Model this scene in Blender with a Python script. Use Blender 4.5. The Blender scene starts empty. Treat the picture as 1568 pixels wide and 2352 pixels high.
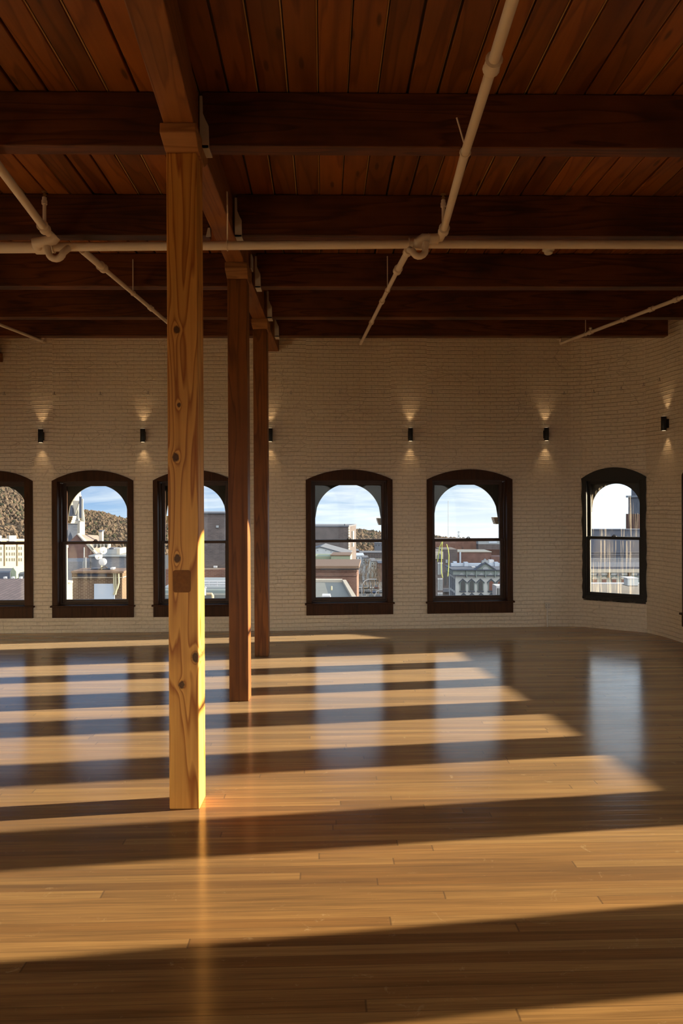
import bpy, math, random
from mathutils import Vector, Matrix, noise
random.seed(7)
sc = bpy.context.scene
COL = sc.collection
K = 1.3125            # layout unit -> metres (eye height 1.6 units = 2.1 m)
EYE, F, CX, HY, ROLL = 1.6, 1600.0, 784.0, 1162.0, 0.005

# ------------------------------------------------------------------ camera
cam_d = bpy.data.cameras.new('camera'); cam = bpy.data.objects.new('camera', cam_d); COL.objects.link(cam)
cam_d.sensor_fit = 'VERTICAL'; cam_d.sensor_height = 36; cam_d.sensor_width = 24
cam_d.lens = F / 2352 * 36; cam_d.shift_y = -(1176 - HY) / 2352
cam_d.clip_start = 0.05; cam_d.clip_end = 3000
cam.matrix_world = Matrix.Translation((0, 0, EYE * K)) @ Matrix.Rotation(math.pi / 2, 4, 'X') @ Matrix.Rotation(-ROLL, 4, 'Z')
sc.camera = cam
sc.view_settings.view_transform = 'Standard'; sc.view_settings.look = 'None'
sc.view_settings.exposure = 0.22; sc.view_settings.gamma = 1.0; sc.view_settings.use_curve_mapping = False
cy = sc.cycles
cy.use_denoising = True
try:
    cy.denoiser = 'OPENIMAGEDENOISE'
    cy.denoising_input_passes = 'RGB_ALBEDO_NORMAL'
except Exception:
    pass
cy.use_adaptive_sampling = True; cy.adaptive_threshold = 0.02
cy.max_bounces = 9; cy.diffuse_bounces = 6; cy.glossy_bounces = 4; cy.transparent_max_bounces = 12
cy.sample_clamp_indirect = 6.0; cy.caustics_reflective = False; cy.caustics_refractive = False

# ------------------------------------------------------------------ sun
SUN_TO = Vector((1.0, 0.13, 0.147)).normalized()
SUN_STRENGTH = 21.5
sd = bpy.data.lights.new('sun', 'SUN'); so = bpy.data.objects.new('sun', sd); COL.objects.link(so)
sd.energy = SUN_STRENGTH; sd.color = (1.0, 0.80, 0.55); sd.angle = 0.0095
so.rotation_euler = (-SUN_TO).to_track_quat('-Z', 'Y').to_euler()
so.location = (40, 5, 12)

# ------------------------------------------------------------------ node helper
class NT:
    def __init__(s, tree): s.t = tree
    def n(s, typ, ins=None, **props):
        nd = s.t.nodes.new('ShaderNode' + typ)
        for k, v in props.items(): setattr(nd, k, v)
        for k, v in (ins or {}).items(): s.set(nd, k, v)
        return nd
    def set(s, nd, k, v):
        i = nd.inputs[k]
        if isinstance(v, bpy.types.NodeSocket): s.t.links.new(v, i)
        elif isinstance(v, bpy.types.Node): s.t.links.new(v.outputs[0], i)
        else: i.default_value = v
    def math(s, op, a, b=0.0, c=None, clamp=False):
        ins = {0: a, 1: b}
        if c is not None: ins[2] = c
        return s.n('Math', ins, operation=op, use_clamp=clamp).outputs[0]
    def mix(s, f, a, b, blend='MIX'):
        nd = s.n('Mix', data_type='RGBA', blend_type=blend)
        s.set(nd, 0, f); s.set(nd, 6, a); s.set(nd, 7, b)
        return nd.outputs[2]
    def ramp(s, f, stops):
        nd = s.n('ValToRGB', {0: f}); e = nd.color_ramp.elements
        while len(e) < len(stops): e.new(0.5)
        for q, (p, c) in zip(e, stops): q.position = p; q.color = c if len(c) == 4 else (*c, 1)
        return nd.outputs[0]
    def noise(s, vec, scale, detail=3.0, rough=0.5, dist=0.0):
        return s.n('TexNoise', {'Vector': vec, 'Scale': scale, 'Detail': detail, 'Roughness': rough, 'Distortion': dist}).outputs[0]
    def mapping(s, vec, scale=(1, 1, 1), loc=(0, 0, 0), rot=(0, 0, 0)):
        return s.n('Mapping', {'Vector': vec, 'Scale': scale, 'Location': loc, 'Rotation': rot}).outputs[0]

def new_mat(name):
    m = bpy.data.materials.new(name); m.use_nodes = True; m.node_tree.nodes.clear()
    return m, NT(m.node_tree)
def rgb(c): return (c[0], c[1], c[2], 1.0)
def finish(t, shader):
    o = t.n('OutputMaterial'); t.t.links.new(shader.outputs[0], o.inputs['Surface'])

# ------------------------------------------------------------------ sky
w = bpy.data.worlds.new('sky'); sc.world = w; w.use_nodes = True; w.node_tree.nodes.clear()
t = NT(w.node_tree)
gen = t.n('TexCoord').outputs['Generated']
sep = t.n('SeparateXYZ', {0: gen})
el = t.math('MAXIMUM', t.math('ADD', sep.outputs[2], 0.045), 0.0)
den = t.math('ADD', el, 0.12)
cu = t.math('DIVIDE', sep.outputs[0], den); cv = t.math('DIVIDE', sep.outputs[1], den)
cvec = t.n('CombineXYZ', {0: cu, 1: t.math('MULTIPLY', cv, 2.0), 2: 0.3}).outputs[0]
cn = t.noise(cvec, 0.95, 6.0, 0.58, 0.35)
cl = t.ramp(cn, [(0.42, (0, 0, 0)), (0.66, (1, 1, 1))])
bright = t.n('MapRange', {0: sep.outputs[0], 1: -0.45, 2: 0.42, 3: 0.0, 4: 1.0}, interpolation_type='SMOOTHSTEP').outputs[0]
hz = t.n('MapRange', {0: sep.outputs[2], 1: -0.05, 2: 0.03, 3: 1.0, 4: 0.0}, interpolation_type='SMOOTHSTEP').outputs[0]
base = t.mix(bright, (0.17, 0.34, 0.62, 1), (0.50, 0.62, 0.72, 1))
cloudc = t.mix(bright, (0.66, 0.72, 0.80, 1), (1.0, 1.0, 1.0, 1))
c1 = t.mix(t.math('MULTIPLY', cl, 0.85), base, cloudc)
hc = t.mix(bright, (0.62, 0.76, 0.88, 1), (0.94, 0.96, 0.98, 1))
c2 = t.mix(t.math('MULTIPLY', hz, 0.85), c1, hc)
east = t.n('MapRange', {0: sep.outputs[0], 1: 0.22, 2: 0.42, 3: 0.0, 4: 0.75}, interpolation_type='SMOOTHSTEP').outputs[0]
c3 = t.mix(east, c2, (1.0, 1.28, 1.58, 1))
gnd = t.n('MapRange', {0: sep.outputs[2], 1: -0.12, 2: -0.075, 3: 0.0, 4: 1.0}).outputs[0]
c4 = t.mix(gnd, (0.10, 0.09, 0.08, 1), c3)
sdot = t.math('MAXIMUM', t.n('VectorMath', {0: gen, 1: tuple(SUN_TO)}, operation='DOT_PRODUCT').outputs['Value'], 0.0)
glow = t.math('MULTIPLY', t.math('POWER', sdot, 6.0), 1.8)      # haze glow around the low sun, added as warm fill for the room
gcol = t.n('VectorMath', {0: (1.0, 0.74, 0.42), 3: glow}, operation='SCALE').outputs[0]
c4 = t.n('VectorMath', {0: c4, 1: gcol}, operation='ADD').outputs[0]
back_fill = t.n('MapRange', {0: sep.outputs[1], 1: -0.15, 2: -0.75, 3: 0.0, 4: 2.6}, interpolation_type='SMOOTHSTEP').outputs[0]
back_fill = t.math('MULTIPLY', back_fill, t.n('MapRange', {0: sep.outputs[2], 1: -0.05, 2: 0.05, 3: 0.0, 4: 1.0}).outputs[0])
back_fill_col = t.n('VectorMath', {0: (0.92, 0.82, 0.70), 3: back_fill}, operation='SCALE').outputs[0]   # extra sky brightness added behind the viewer to fill the room
c4 = t.n('VectorMath', {0: c4, 1: back_fill_col}, operation='ADD').outputs[0]
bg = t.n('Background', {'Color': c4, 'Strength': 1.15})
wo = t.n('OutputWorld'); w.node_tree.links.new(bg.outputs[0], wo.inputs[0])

# ------------------------------------------------------------------ geometry helpers
def P(px, py, Y):
    dx, dy = px - CX, HY - py
    tx, ty = dx + ROLL * dy, dy - ROLL * dx
    return Vector((tx * Y / F, Y, EYE + ty * Y / F))

class MB:
    def __init__(s): s.v = []; s.f = []; s.uv = None
    def quad(s, *pts):
        b = len(s.v); s.v += [tuple(p) for p in pts]; s.f.append(tuple(range(b, b + len(pts)))); return s
    def box(s, x0, x1, y0, y1, z0, z1):
        b = len(s.v)
        s.v += [(x0, y0, z0), (x1, y0, z0), (x1, y1, z0), (x0, y1, z0), (x0, y0, z1), (x1, y0, z1), (x1, y1, z1), (x0, y1, z1)]
        s.f += [tuple(b + i for i in q) for q in ((0, 3, 2, 1), (4, 5, 6, 7), (0, 1, 5, 4), (1, 2, 6, 5), (2, 3, 7, 6), (3, 0, 4, 7))]
        return s
    def prism(s, front, d):            # front polygon (any plane) pushed by vector d
        n = len(front); b = len(s.v); d = Vector(d)
        s.v += [tuple(p) for p in front] + [tuple(Vector(p) + d) for p in front]
        s.f.append(tuple(range(b, b + n))); s.f.append(tuple(range(b + 2 * n - 1, b + n - 1, -1)))
        for i in range(n):
            j = (i + 1) % n; s.f.append((b + i, b + n + i, b + n + j, b + j))
        return s
    def tube(s, pts, r, n=12, cap=True):
        pts = [Vector(p) for p in pts]; rr = r if isinstance(r, (list, tuple)) else [r] * len(pts)
        rings = []; prev = None
        for i, p in enumerate(pts):
            d = (pts[min(i + 1, len(pts) - 1)] - pts[max(i - 1, 0)]).normalized()
            if prev is None:
                a = Vector((0, 0, 1)) if abs(d.z) < 0.9 else Vector((1, 0, 0)); u = d.cross(a).normalized()
            else:
                u = (prev - d * prev.dot(d)).normalized()
            prev = u; v = d.cross(u); b = len(s.v)
            s.v += [tuple(p + rr[i] * (math.cos(2 * math.pi * k / n) * u + math.sin(2 * math.pi * k / n) * v)) for k in range(n)]
            rings.append(b)
        for a, b in zip(rings, rings[1:]):
            for k in range(n): s.f.append((a + k, a + (k + 1) % n, b + (k + 1) % n, b + k))
        if cap:
            s.f.append(tuple(rings[0] + k for k in range(n))[::-1]); s.f.append(tuple(rings[-1] + k for k in range(n)))
        return s
    def lathe(s, prof, n=24, c=(0, 0, 0), axis='Z'):
        c = Vector(c); rings = []
        for r, h in prof:
            b = len(s.v); rings.append(b)
            for k in range(n):
                a = 2 * math.pi * k / n; x, y = r * math.cos(a), r * math.sin(a)
                s.v.append(tuple(c + (Vector((x, y, h)) if axis == 'Z' else Vector((h, x, y)) if axis == 'X' else Vector((x, h, y)))))
        for a, b in zip(rings, rings[1:]):
            for k in range(n): s.f.append((a + k, a + (k + 1) % n, b + (k + 1) % n, b + k))
        s.f.append(tuple(rings[0] + k for k in range(n))[::-1]); s.f.append(tuple(rings[-1] + k for k in range(n)))
        return s
    def build(s, name, mat, parent=None, loc=None, rotz=None, bevel=0, smooth=False, origin=None):
        me = bpy.data.meshes.new(name)
        og = Vector(origin) if origin is not None else Vector((0, 0, 0))
        me.from_pydata([tuple((Vector(p) - og) * K) for p in s.v], [], s.f); me.update()
        if s.uv:
            l = me.uv_layers.new(name='UVMap')
            for pl in me.polygons:
                for li in pl.loop_indices: l.data[li].uv = s.uv[me.loops[li].vertex_index]
        import bmesh
        bm = bmesh.new(); bm.from_mesh(me); bmesh.ops.recalc_face_normals(bm, faces=bm.faces); bm.to_mesh(me); bm.free()
        me.materials.append(mat)
        o = bpy.data.objects.new(name, me); COL.objects.link(o)
        if origin is not None: o.location = og * K
        if loc is not None: o.location = Vector(loc) * K
        if rotz is not None: o.rotation_euler.z = rotz
        if parent is not None: o.parent = parent
        if bevel:
            b = o.modifiers.new('bevel', 'BEVEL'); b.width = bevel * K; b.segments = 2; b.limit_method = 'ANGLE'
        if smooth:
            for pl in me.polygons: pl.use_smooth = True
            try: me.set_sharp_from_angle(angle=math.radians(40))
            except Exception: pass
        return o

def tag(o, label, cat, group=None, kind=None):
    o['label'] = label; o['category'] = cat
    if group: o['group'] = group
    if kind: o['kind'] = kind
    return o
def thing(name, label, cat, loc=(0, 0, 0), rotz=0.0, group=None, kind=None):
    o = bpy.data.objects.new(name, None); COL.objects.link(o)
    o.empty_display_size = 0.1; o.location = Vector(loc) * K; o.rotation_euler.z = rotz
    return tag(o, label, cat, group, kind)
def copy_tree(o, parent=None):
    c = o.copy(); COL.objects.link(c)
    if parent is not None: c.parent = parent
    for ch in list(o.children): copy_tree(ch, c)
    return c

# ------------------------------------------------------------------ materials
XF = [1.0]
def plain(name, col, rough=0.6, var=0.12, scale=6.0, bump=0.0, metal=0.0, spec=0.5, emis=None):
    m, t = new_mat(name); col = [x * XF[0] for x in col]
    oc = t.n('TexCoord').outputs['Object']
    nz = t.noise(oc, scale, 5.0, 0.6)
    c = t.mix(nz, rgb([x * (1 - var) for x in col]), rgb([min(1, x * (1 + var)) for x in col]))
    b = t.n('BsdfPrincipled', {'Base Color': c, 'Roughness': rough, 'Metallic': metal, 'Specular IOR Level': spec})
    if bump:
        bp = t.n('Bump', {'Strength': bump, 'Distance': 0.01, 'Height': t.noise(oc, scale * 6, 4.0)})
        t.set(b, 'Normal', bp.outputs[0])
    if emis: t.set(b, 'Emission Color', rgb(emis[0])); t.set(b, 'Emission Strength', emis[1])
    finish(t, b); return m

def wood(name, axis, dark, light, knots=(), rough=0.55, ring=9.0, wide=5.5, stain=0.45, bump=0.25, pale=None, island=False, spec=0.4, ringmix=0.55):
    """axis = 0/1/2: length axis of the timber in object space."""
    m, t = new_mat(name)
    oc = t.n('TexCoord').outputs['Object']
    if island:
        rnd = t.n('NewGeometry').outputs['Random Per Island']
    else:
        rnd = t.n('ObjectInfo').outputs['Random']
    off = t.n('CombineXYZ', {0: t.math('MULTIPLY', rnd, 13.7), 1: t.math('MULTIPLY', rnd, 31.3), 2: t.math('MULTIPLY', rnd, 7.9)}).outputs[0]
    v = t.n('VectorMath', {0: oc, 1: off}, operation='ADD').outputs[0]
    s1 = [wide] * 3; s1[axis] = 0.42
    s2 = [55.0] * 3; s2[axis] = 1.2
    s3 = [1.6] * 3; s3[axis] = 0.9
    f1 = t.noise(t.mapping(v, s1), 1.0, 2.0, 0.45, 0.25)
    field = t.math('MULTIPLY', f1, ring)
    dark_k = None
    if knots:
        so_ = t.n('SeparateXYZ', {0: oc})
        for (kx, kz, r, amp) in knots:
            dx = t.math('DIVIDE', t.math('SUBTRACT', so_.outputs[0], kx), r)
            dz = t.math('DIVIDE', t.math('SUBTRACT', so_.outputs[2], kz), r * 1.35)
            d2 = t.math('ADD', t.math('MULTIPLY', dx, dx), t.math('MULTIPLY', dz, dz))
            g = t.math('DIVIDE', amp, t.math('ADD', d2, 0.6))
            field = t.math('ADD', field, g)
            core = t.n('MapRange', {0: t.math('ADD', d2, t.math('MULTIPLY', t.noise(oc, 45.0, 4.0, 0.7), 1.1)), 1: 0.85, 2: 1.5, 3: 1.0, 4: 0.0}, interpolation_type='SMOOTHSTEP').outputs[0]
            dark_k = core if dark_k is None else t.math('MAXIMUM', dark_k, core)
    saw = t.math('FRACT', field)
    ringv = t.ramp(saw, [(0.0, (0.0, 0, 0)), (0.55, (0.25, 0.25, 0.25)), (0.86, (1, 1, 1)), (1.0, (0.05, 0.05, 0.05))])
    fine = t.noise(t.mapping(v, s2), 1.0, 3.0, 0.6)
    g = t.math('ADD', t.math('MULTIPLY', ringv, ringmix), t.math('MULTIPLY', fine, 0.45), clamp=True)
    col = t.mix(g, rgb(light), rgb(dark))
    blot = t.noise(t.mapping(v, s3), 1.0, 4.0, 0.6)
    bl = t.ramp(blot, [(0.35, (1, 1, 1)), (0.75, (1 - stain, 1 - stain, 1 - stain))])
    col = t.mix(1.0, col, bl, 'MULTIPLY')
    if island:
        pv = t.n('MapRange', {0: rnd, 1: 0.0, 2: 1.0, 3: 0.62, 4: 1.2}).outputs[0]
        col = t.mix(1.0, col, t.n('CombineColor', {0: pv, 1: pv, 2: pv}).outputs[0], 'MULTIPLY')
        # scattered small knots
        kv = t.n('TexVoronoi', {'Vector': t.mapping(v, (7.0, 1.9, 7.0)), 'Scale': 1.0}).outputs['Distance']
        kk = t.n('MapRange', {0: kv, 1: 0.07, 2: 0.16, 3: 0.75, 4: 0.0}, interpolation_type='SMOOTHSTEP').outputs[0]
        col = t.mix(kk, col, rgb([c * 0.25 for c in dark]))
    if dark_k is not None:
        col = t.mix(t.math('MULTIPLY', dark_k, 0.9), col, rgb([c * 0.12 for c in dark]))
    bp = t.n('Bump', {'Strength': bump, 'Distance': 0.004, 'Height': t.math('ADD', fine, t.math('MULTIPLY', ringv, 0.4))})
    b = t.n('BsdfPrincipled', {'Base Color': col, 'Roughness': rough, 'Normal': bp.outputs[0], 'Specular IOR Level': spec})
    finish(t, b); return m

def floor_mat():
    m, t = new_mat('floorboards')
    oc = t.n('TexCoord').outputs['Object']
    v = t.mapping(oc, rot=(0, 0, -0.026))
    sp = t.n('SeparateXYZ', {0: v}); x, y = sp.outputs[0], sp.outputs[1]
    BW, BL = 0.074, 4.2
    ry = t.math('DIVIDE', y, BW); row = t.math('FLOOR', ry); fy = t.math('SUBTRACT', ry, row)
    rn = t.n('TexWhiteNoise', {'W': row}, noise_dimensions='1D').outputs[0]
    bx = t.math('ADD', t.math('DIVIDE', x, BL), t.math('MULTIPLY', rn, 17.0)); bi = t.math('FLOOR', bx); fx = t.math('SUBTRACT', bx, bi)
    idv = t.n('CombineXYZ', {0: bi, 1: row, 2: 0.0}).outputs[0]
    wn = t.n('TexWhiteNoise', {'Vector': idv}, noise_dimensions='3D')
    r1 = wn.outputs[0]
    gv = t.n('VectorMath', {0: t.mapping(v, (0.9, 26.0, 1.0)), 1: wn.outputs[1]}, operation='ADD').outputs[0]
    grain = t.noise(gv, 1.0, 4.0, 0.6, 0.3)
    grain2 = t.noise(t.mapping(v, (2.2, 130.0, 1.0)), 1.0, 3.0, 0.6)
    c = t.ramp(r1, [(0.0, (0.24, 0.108, 0.026)), (0.3, (0.315, 0.155, 0.043)), (0.7, (0.37, 0.195, 0.060)), (1.0, (0.44, 0.25, 0.085))])
    gm = t.math('ADD', t.math('MULTIPLY', grain, 0.75), t.math('MULTIPLY', grain2, 0.4))
    gg = t.ramp(gm, [(0.32, (1.3, 1.3, 1.28)), (0.75, (0.55, 0.50, 0.44))])
    c = t.mix(1.0, c, gg, 'MULTIPLY')
    # broad worn bands and scuffs
    wear = t.noise(t.mapping(v, (0.25, 2.2, 1)), 1.0, 4.0, 0.6)
    c = t.mix(1.0, c, t.ramp(wear, [(0.3, (0.80, 0.78, 0.74)), (0.7, (1.15, 1.15, 1.15))]), 'MULTIPLY')
    sc1 = t.noise(t.mapping(v, (7.0, 9.0, 1)), 1.0, 6.0, 0.75, 1.2)
    scf = t.n('MapRange', {0: sc1, 1: 0.62, 2: 0.76, 3: 0.0, 4: 0.42}).outputs[0]
    c = t.mix(scf, c, (0.75, 0.55, 0.30, 1))
    gap = t.math('MAXIMUM', t.n('MapRange', {0: t.math('ABSOLUTE', t.math('SUBTRACT', fy, 0.5)), 1: 0.475, 2: 0.497, 3: 0.0, 4: 1.0}).outputs[0],
                 t.n('MapRange', {0: t.math('ABSOLUTE', t.math('SUBTRACT', fx, 0.5)), 1: 0.4985, 2: 0.4995, 3: 0.0, 4: 1.0}).outputs[0])
    c = t.mix(t.math('MULTIPLY', gap, 0.6), c, (0.06, 0.025, 0.008, 1))
    hgt = t.math('SUBTRACT', t.math('ADD', t.math('MULTIPLY', grain2, 0.12), t.math('ADD', t.math('MULTIPLY', r1, 0.25), t.math('MULTIPLY', t.noise(t.mapping(v, (1.2, 6.0, 1)), 1.0, 3.0), 0.6))), t.math('MULTIPLY', gap, 0.5))
    bp = t.n('Bump', {'Strength': 0.10, 'Distance': 0.003, 'Height': hgt})
    rough = t.n('MapRange', {0: t.noise(t.mapping(v, (2.0, 8.0, 1)), 1.0, 5.0, 0.65), 1: 0.3, 2: 0.75, 3: 0.13, 4: 0.22}).outputs[0]
    b = t.n('BsdfPrincipled', {'Base Color': c, 'Roughness': rough, 'Normal': bp.outputs[0], 'Specular IOR Level': 0.40, 'Sheen Weight': 0.105, 'Sheen Roughness': 0.45, 'Sheen Tint': (1.0, 0.90, 0.70, 1)})
    finish(t, b); return m

def brick_paint():
    m, t = new_mat('painted_brick')
    uv = t.n('UVMap', uv_map='UVMap').outputs[0]
    wob = t.n('VectorMath', {0: uv, 1: t.n('VectorMath', {0: t.n('TexNoise', {'Vector': uv, 'Scale': 3.0, 'Detail': 3.0}).outputs[1], 3: 0.025}, operation='SCALE').outputs[0]}, operation='ADD').outputs[0]
    bt = t.n('TexBrick', {'Vector': wob, 'Color1': (0.70, 0.70, 0.70, 1), 'Color2': (1, 1, 1, 1), 'Mortar': (0, 0, 0, 1), 'Scale': 1.0, 'Mortar Size': 0.009, 'Mortar Smooth': 0.75, 'Bias': 0.0, 'Brick Width': 0.205, 'Row Height': 0.0672})
    mortar = bt.outputs['Fac']
    big = t.noise(uv, 0.6, 4.0, 0.6)
    fine = t.noise(uv, 22.0, 5.0, 0.65)
    c = t.mix(big, (0.80, 0.715, 0.575, 1), (0.90, 0.82, 0.675, 1))
    c = t.mix(1.0, c, t.ramp(fine, [(0.25, (0.86, 0.86, 0.86)), (0.7, (1.05, 1.05, 1.05))]), 'MULTIPLY')
    # hairline cracks in the paint
    cr = t.n('TexVoronoi', {'Vector': t.mapping(wob, (3.2, 7.5, 1)), 'Scale': 1.0}, feature='DISTANCE_TO_EDGE').outputs['Distance']
    crm = t.math('MULTIPLY', t.n('MapRange', {0: cr, 1: 0.0, 2: 0.022, 3: 1.0, 4: 0.0}).outputs[0], t.ramp(t.noise(uv, 1.7, 3.0), [(0.5, (0, 0, 0)), (0.62, (1, 1, 1))]))
    c = t.mix(t.math('MULTIPLY', crm, 0.22), c, (0.30, 0.22, 0.15, 1))
    c = t.mix(t.math('MULTIPLY', mortar, 0.05), c, (0.40, 0.32, 0.24, 1))
    sv = t.n('SeparateXYZ', {0: wob}).outputs[1]
    fr = t.math('FRACT', t.math('DIVIDE', sv, 0.0672))
    course = t.n('MapRange', {0: t.math('ABSOLUTE', t.math('SUBTRACT', fr, 0.5)), 1: 0.36, 2: 0.5, 3: 1.0, 4: 0.0}, interpolation_type='SMOOTHSTEP').outputs[0]
    worn = t.ramp(t.noise(uv, 0.9, 4.0, 0.6), [(0.38, (0.35, 0.35, 0.35)), (0.62, (1, 1, 1))])
    h = t.math('ADD', t.math('MULTIPLY', t.math('MULTIPLY', course, worn), 0.9), t.math('ADD', t.math('MULTIPLY', fine, 0.6), t.math('MULTIPLY', t.math('MULTIPLY', t.math('SUBTRACT', 1.0, mortar), worn), 0.28)))
    h = t.math('ADD', h, t.math('MULTIPLY', bt.outputs['Color'], 0.22))
    h = t.math('SUBTRACT', h, t.math('MULTIPLY', crm, 0.45))
    bp = t.n('Bump', {'Strength': 0.75, 'Distance': 0.013, 'Height': h})
    b = t.n('BsdfPrincipled', {'Base Color': c, 'Roughness': 0.5, 'Normal': bp.outputs[0], 'Specular IOR Level': 0.35})
    finish(t, b); return m

def glass_mat(name, dirt=0.0):
    m, t = new_mat(name)
    tr = t.n('BsdfTransparent', {'Color': (0.96, 0.975, 0.97, 1)})
    gl = t.n('BsdfGlossy', {'Color': (1, 1, 1, 1), 'Roughness': 0.02})
    fr = t.n('Fresnel', {'IOR': 1.22})
    mx = t.n('MixShader', {0: fr.outputs[0]}); t.t.links.new(tr.outputs[0], mx.inputs[1]); t.t.links.new(gl.outputs[0], mx.inputs[2])
    if dirt:
        oc = t.n('TexCoord').outputs['Object']
        st = t.noise(t.mapping(oc, (34.0, 1.0, 0.9)), 1.0, 3.0, 0.6)
        sp = t.noise(oc, 45.0, 4.0, 0.7)
        f = t.math('MULTIPLY', t.n('MapRange', {0: st, 1: 0.52, 2: 0.74, 3: 0.0, 4: 1.0}).outputs[0], t.math('MULTIPLY', sp, dirt * 1.7))
        df = t.n('BsdfTranslucent', {'Color': (0.95, 0.85, 0.68, 1)})
        m2 = t.n('MixShader', {0: f}); t.t.links.new(mx.outputs[0], m2.inputs[1]); t.t.links.new(df.outputs[0], m2.inputs[2])
        mx = m2
    finish(t, mx); return m

def brick_out(name, c1, c2, mort, bw=0.42, rh=0.14, ms=0.018):
    m, t = new_mat(name); c1, c2, mort = [[x * XF[0] for x in q] for q in (c1, c2, mort)]
    oc = t.n('TexCoord').outputs['Object']
    sp = t.n('SeparateXYZ', {0: oc})
    v = t.n('CombineXYZ', {0: t.math('ADD', sp.outputs[0], sp.outputs[1]), 1: sp.outputs[2], 2: 0.0}).outputs[0]
    bt = t.n('TexBrick', {'Vector': v, 'Color1': rgb(c1), 'Color2': rgb(c2), 'Mortar': rgb(mort), 'Scale': 1.0, 'Mortar Size': ms, 'Mortar Smooth': 0.3, 'Brick Width': bw, 'Row Height': rh})
    nz = t.noise(oc, 0.5, 5.0, 0.65)
    c = t.mix(1.0, bt.outputs['Color'], t.ramp(nz, [(0.3, (0.72, 0.72, 0.74)), (0.7, (1.15, 1.12, 1.1))]), 'MULTIPLY')
    b = t.n('BsdfPrincipled', {'Base Color': c, 'Roughness': 0.85, 'Specular IOR Level': 0.2})
    finish(t, b); return m

M = {}
M['floor'] = floor_mat()
M['brick'] = brick_paint()
M['glass'] = glass_mat('window_glass'); M['glass_dirty'] = glass_mat('streaked_glass', 0.12)
M['board'] = wood('ceiling_boards', 1, (0.15, 0.040, 0.005), (0.36, 0.115, 0.019), rough=0.5, ring=7.0, wide=4.0, stain=0.4, island=True, bump=0.2)
M['beam_x'] = wood('beam_timber', 0, (0.040, 0.009, 0.002), (0.21, 0.062, 0.012), rough=0.55, stain=0.85)
M['girder_y'] = wood('girder_timber', 1, (0.16, 0.050, 0.010), (0.34, 0.125, 0.028), rough=0.55, stain=0.5)
M['cap'] = wood('cap_timber', 0, (0.22, 0.085, 0.024), (0.46, 0.21, 0.065), rough=0.6, stain=0.5)
M['dark_post'] = wood('dark_post_timber', 2, (0.10, 0.026, 0.004), (0.32, 0.115, 0.020), rough=0.5, stain=0.45, ring=8)
M['casing'] = wood('casing_wood', 2, (0.034, 0.012, 0.004), (0.086, 0.033, 0.011), rough=0.5, stain=0.4, ring=8, spec=0.2)
M['sash'] = plain('sash_wood', (0.055, 0.026, 0.013), 0.5, 0.2, 8)
M['olive'] = plain('olive_panel', (0.050, 0.047, 0.032), 0.7, 0.15, 5)
M['blackframe'] = plain('black_frame', (0.012, 0.011, 0.010), 0.6, 0.2, 9, bump=0.3)
M['pipe'] = plain('painted_pipe', (0.74, 0.64, 0.52), 0.5, 0.06, 4, bump=0.05)
M['strap'] = plain('painted_steel_strap', (0.52, 0.47, 0.40), 0.55, 0.1, 5)
M['brass'] = plain('sprinkler_brass', (0.35, 0.22, 0.10), 0.4, 0.15, 12, metal=0.7)
M['darkmetal'] = plain('dark_iron', (0.05, 0.04, 0.035), 0.6, 0.2, 10)
M['white'] = plain('white_plastic', (0.78, 0.74, 0.66), 0.5, 0.05, 10)
M['black'] = plain('black_powder_coat', (0.006, 0.006, 0.006), 0.5, 0.1, 20)
M['lamp'] = plain('lamp_lens', (0.9, 0.85, 0.75), 0.4, 0.02, 10, emis=((1.0, 0.75, 0.45), 0.8))
M['tongue'] = plain('raw_wood_tongue', (0.42, 0.26, 0.10), 0.7, 0.25, 3)
M['patch'] = plain('rusty_patch', (0.26, 0.10, 0.022), 0.8, 0.4, 40, bump=0.6)
M['stone_out'] = plain('exterior_stone', (0.55, 0.48, 0.38), 0.8, 0.15, 9, bump=0.2)

# ------------------------------------------------------------------ wall paths (plan)
def catmull(pts, n=6):
    out = []
    for i in range(len(pts) - 1):
        p0 = Vector(pts[max(i - 1, 0)]); p1 = Vector(pts[i]); p2 = Vector(pts[i + 1]); p3 = Vector(pts[min(i + 2, len(pts) - 1)])
        for k in range(n):
            u = k / n
            out.append(0.5 * ((2 * p1) + (-p0 + p2) * u + (2 * p0 - 5 * p1 + 4 * p2 - p3) * u * u + (-p0 + 3 * p1 - 3 * p2 + p3) * u ** 3))
    out.append(Vector(pts[-1])); return [(p.x, p.y) for p in out]
W6L, W6R = (3.150, 9.125), (3.800, 8.690)
corner = catmull([W6R, (3.885, 8.42), (3.930, 8.06)], 12)
BACK = [(-5.05, 8.845), (-4.34, 8.86), (-0.81, 8.95), (0.66, 9.05), (2.1, 9.125), (2.75, 9.165), (3.02, 9.16), W6L] + corner
RIGHT = [(3.930, 8.06), (3.95, 7.42), (4.02, 6.98), (4.12, 6.28), (4.24, 5.42), (4.37, 4.52), (4.50, 3.52), (4.65, 2.40), (4.80, 1.30), (5.35, -3.0)]
LEFT = [(-5.05, -3.0), (-5.05, 8.845)]
FRONT = [(5.35, -3.0), (-5.05, -3.0)]
WALL_H, WALL_T = 3.85, 0.26

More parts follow.
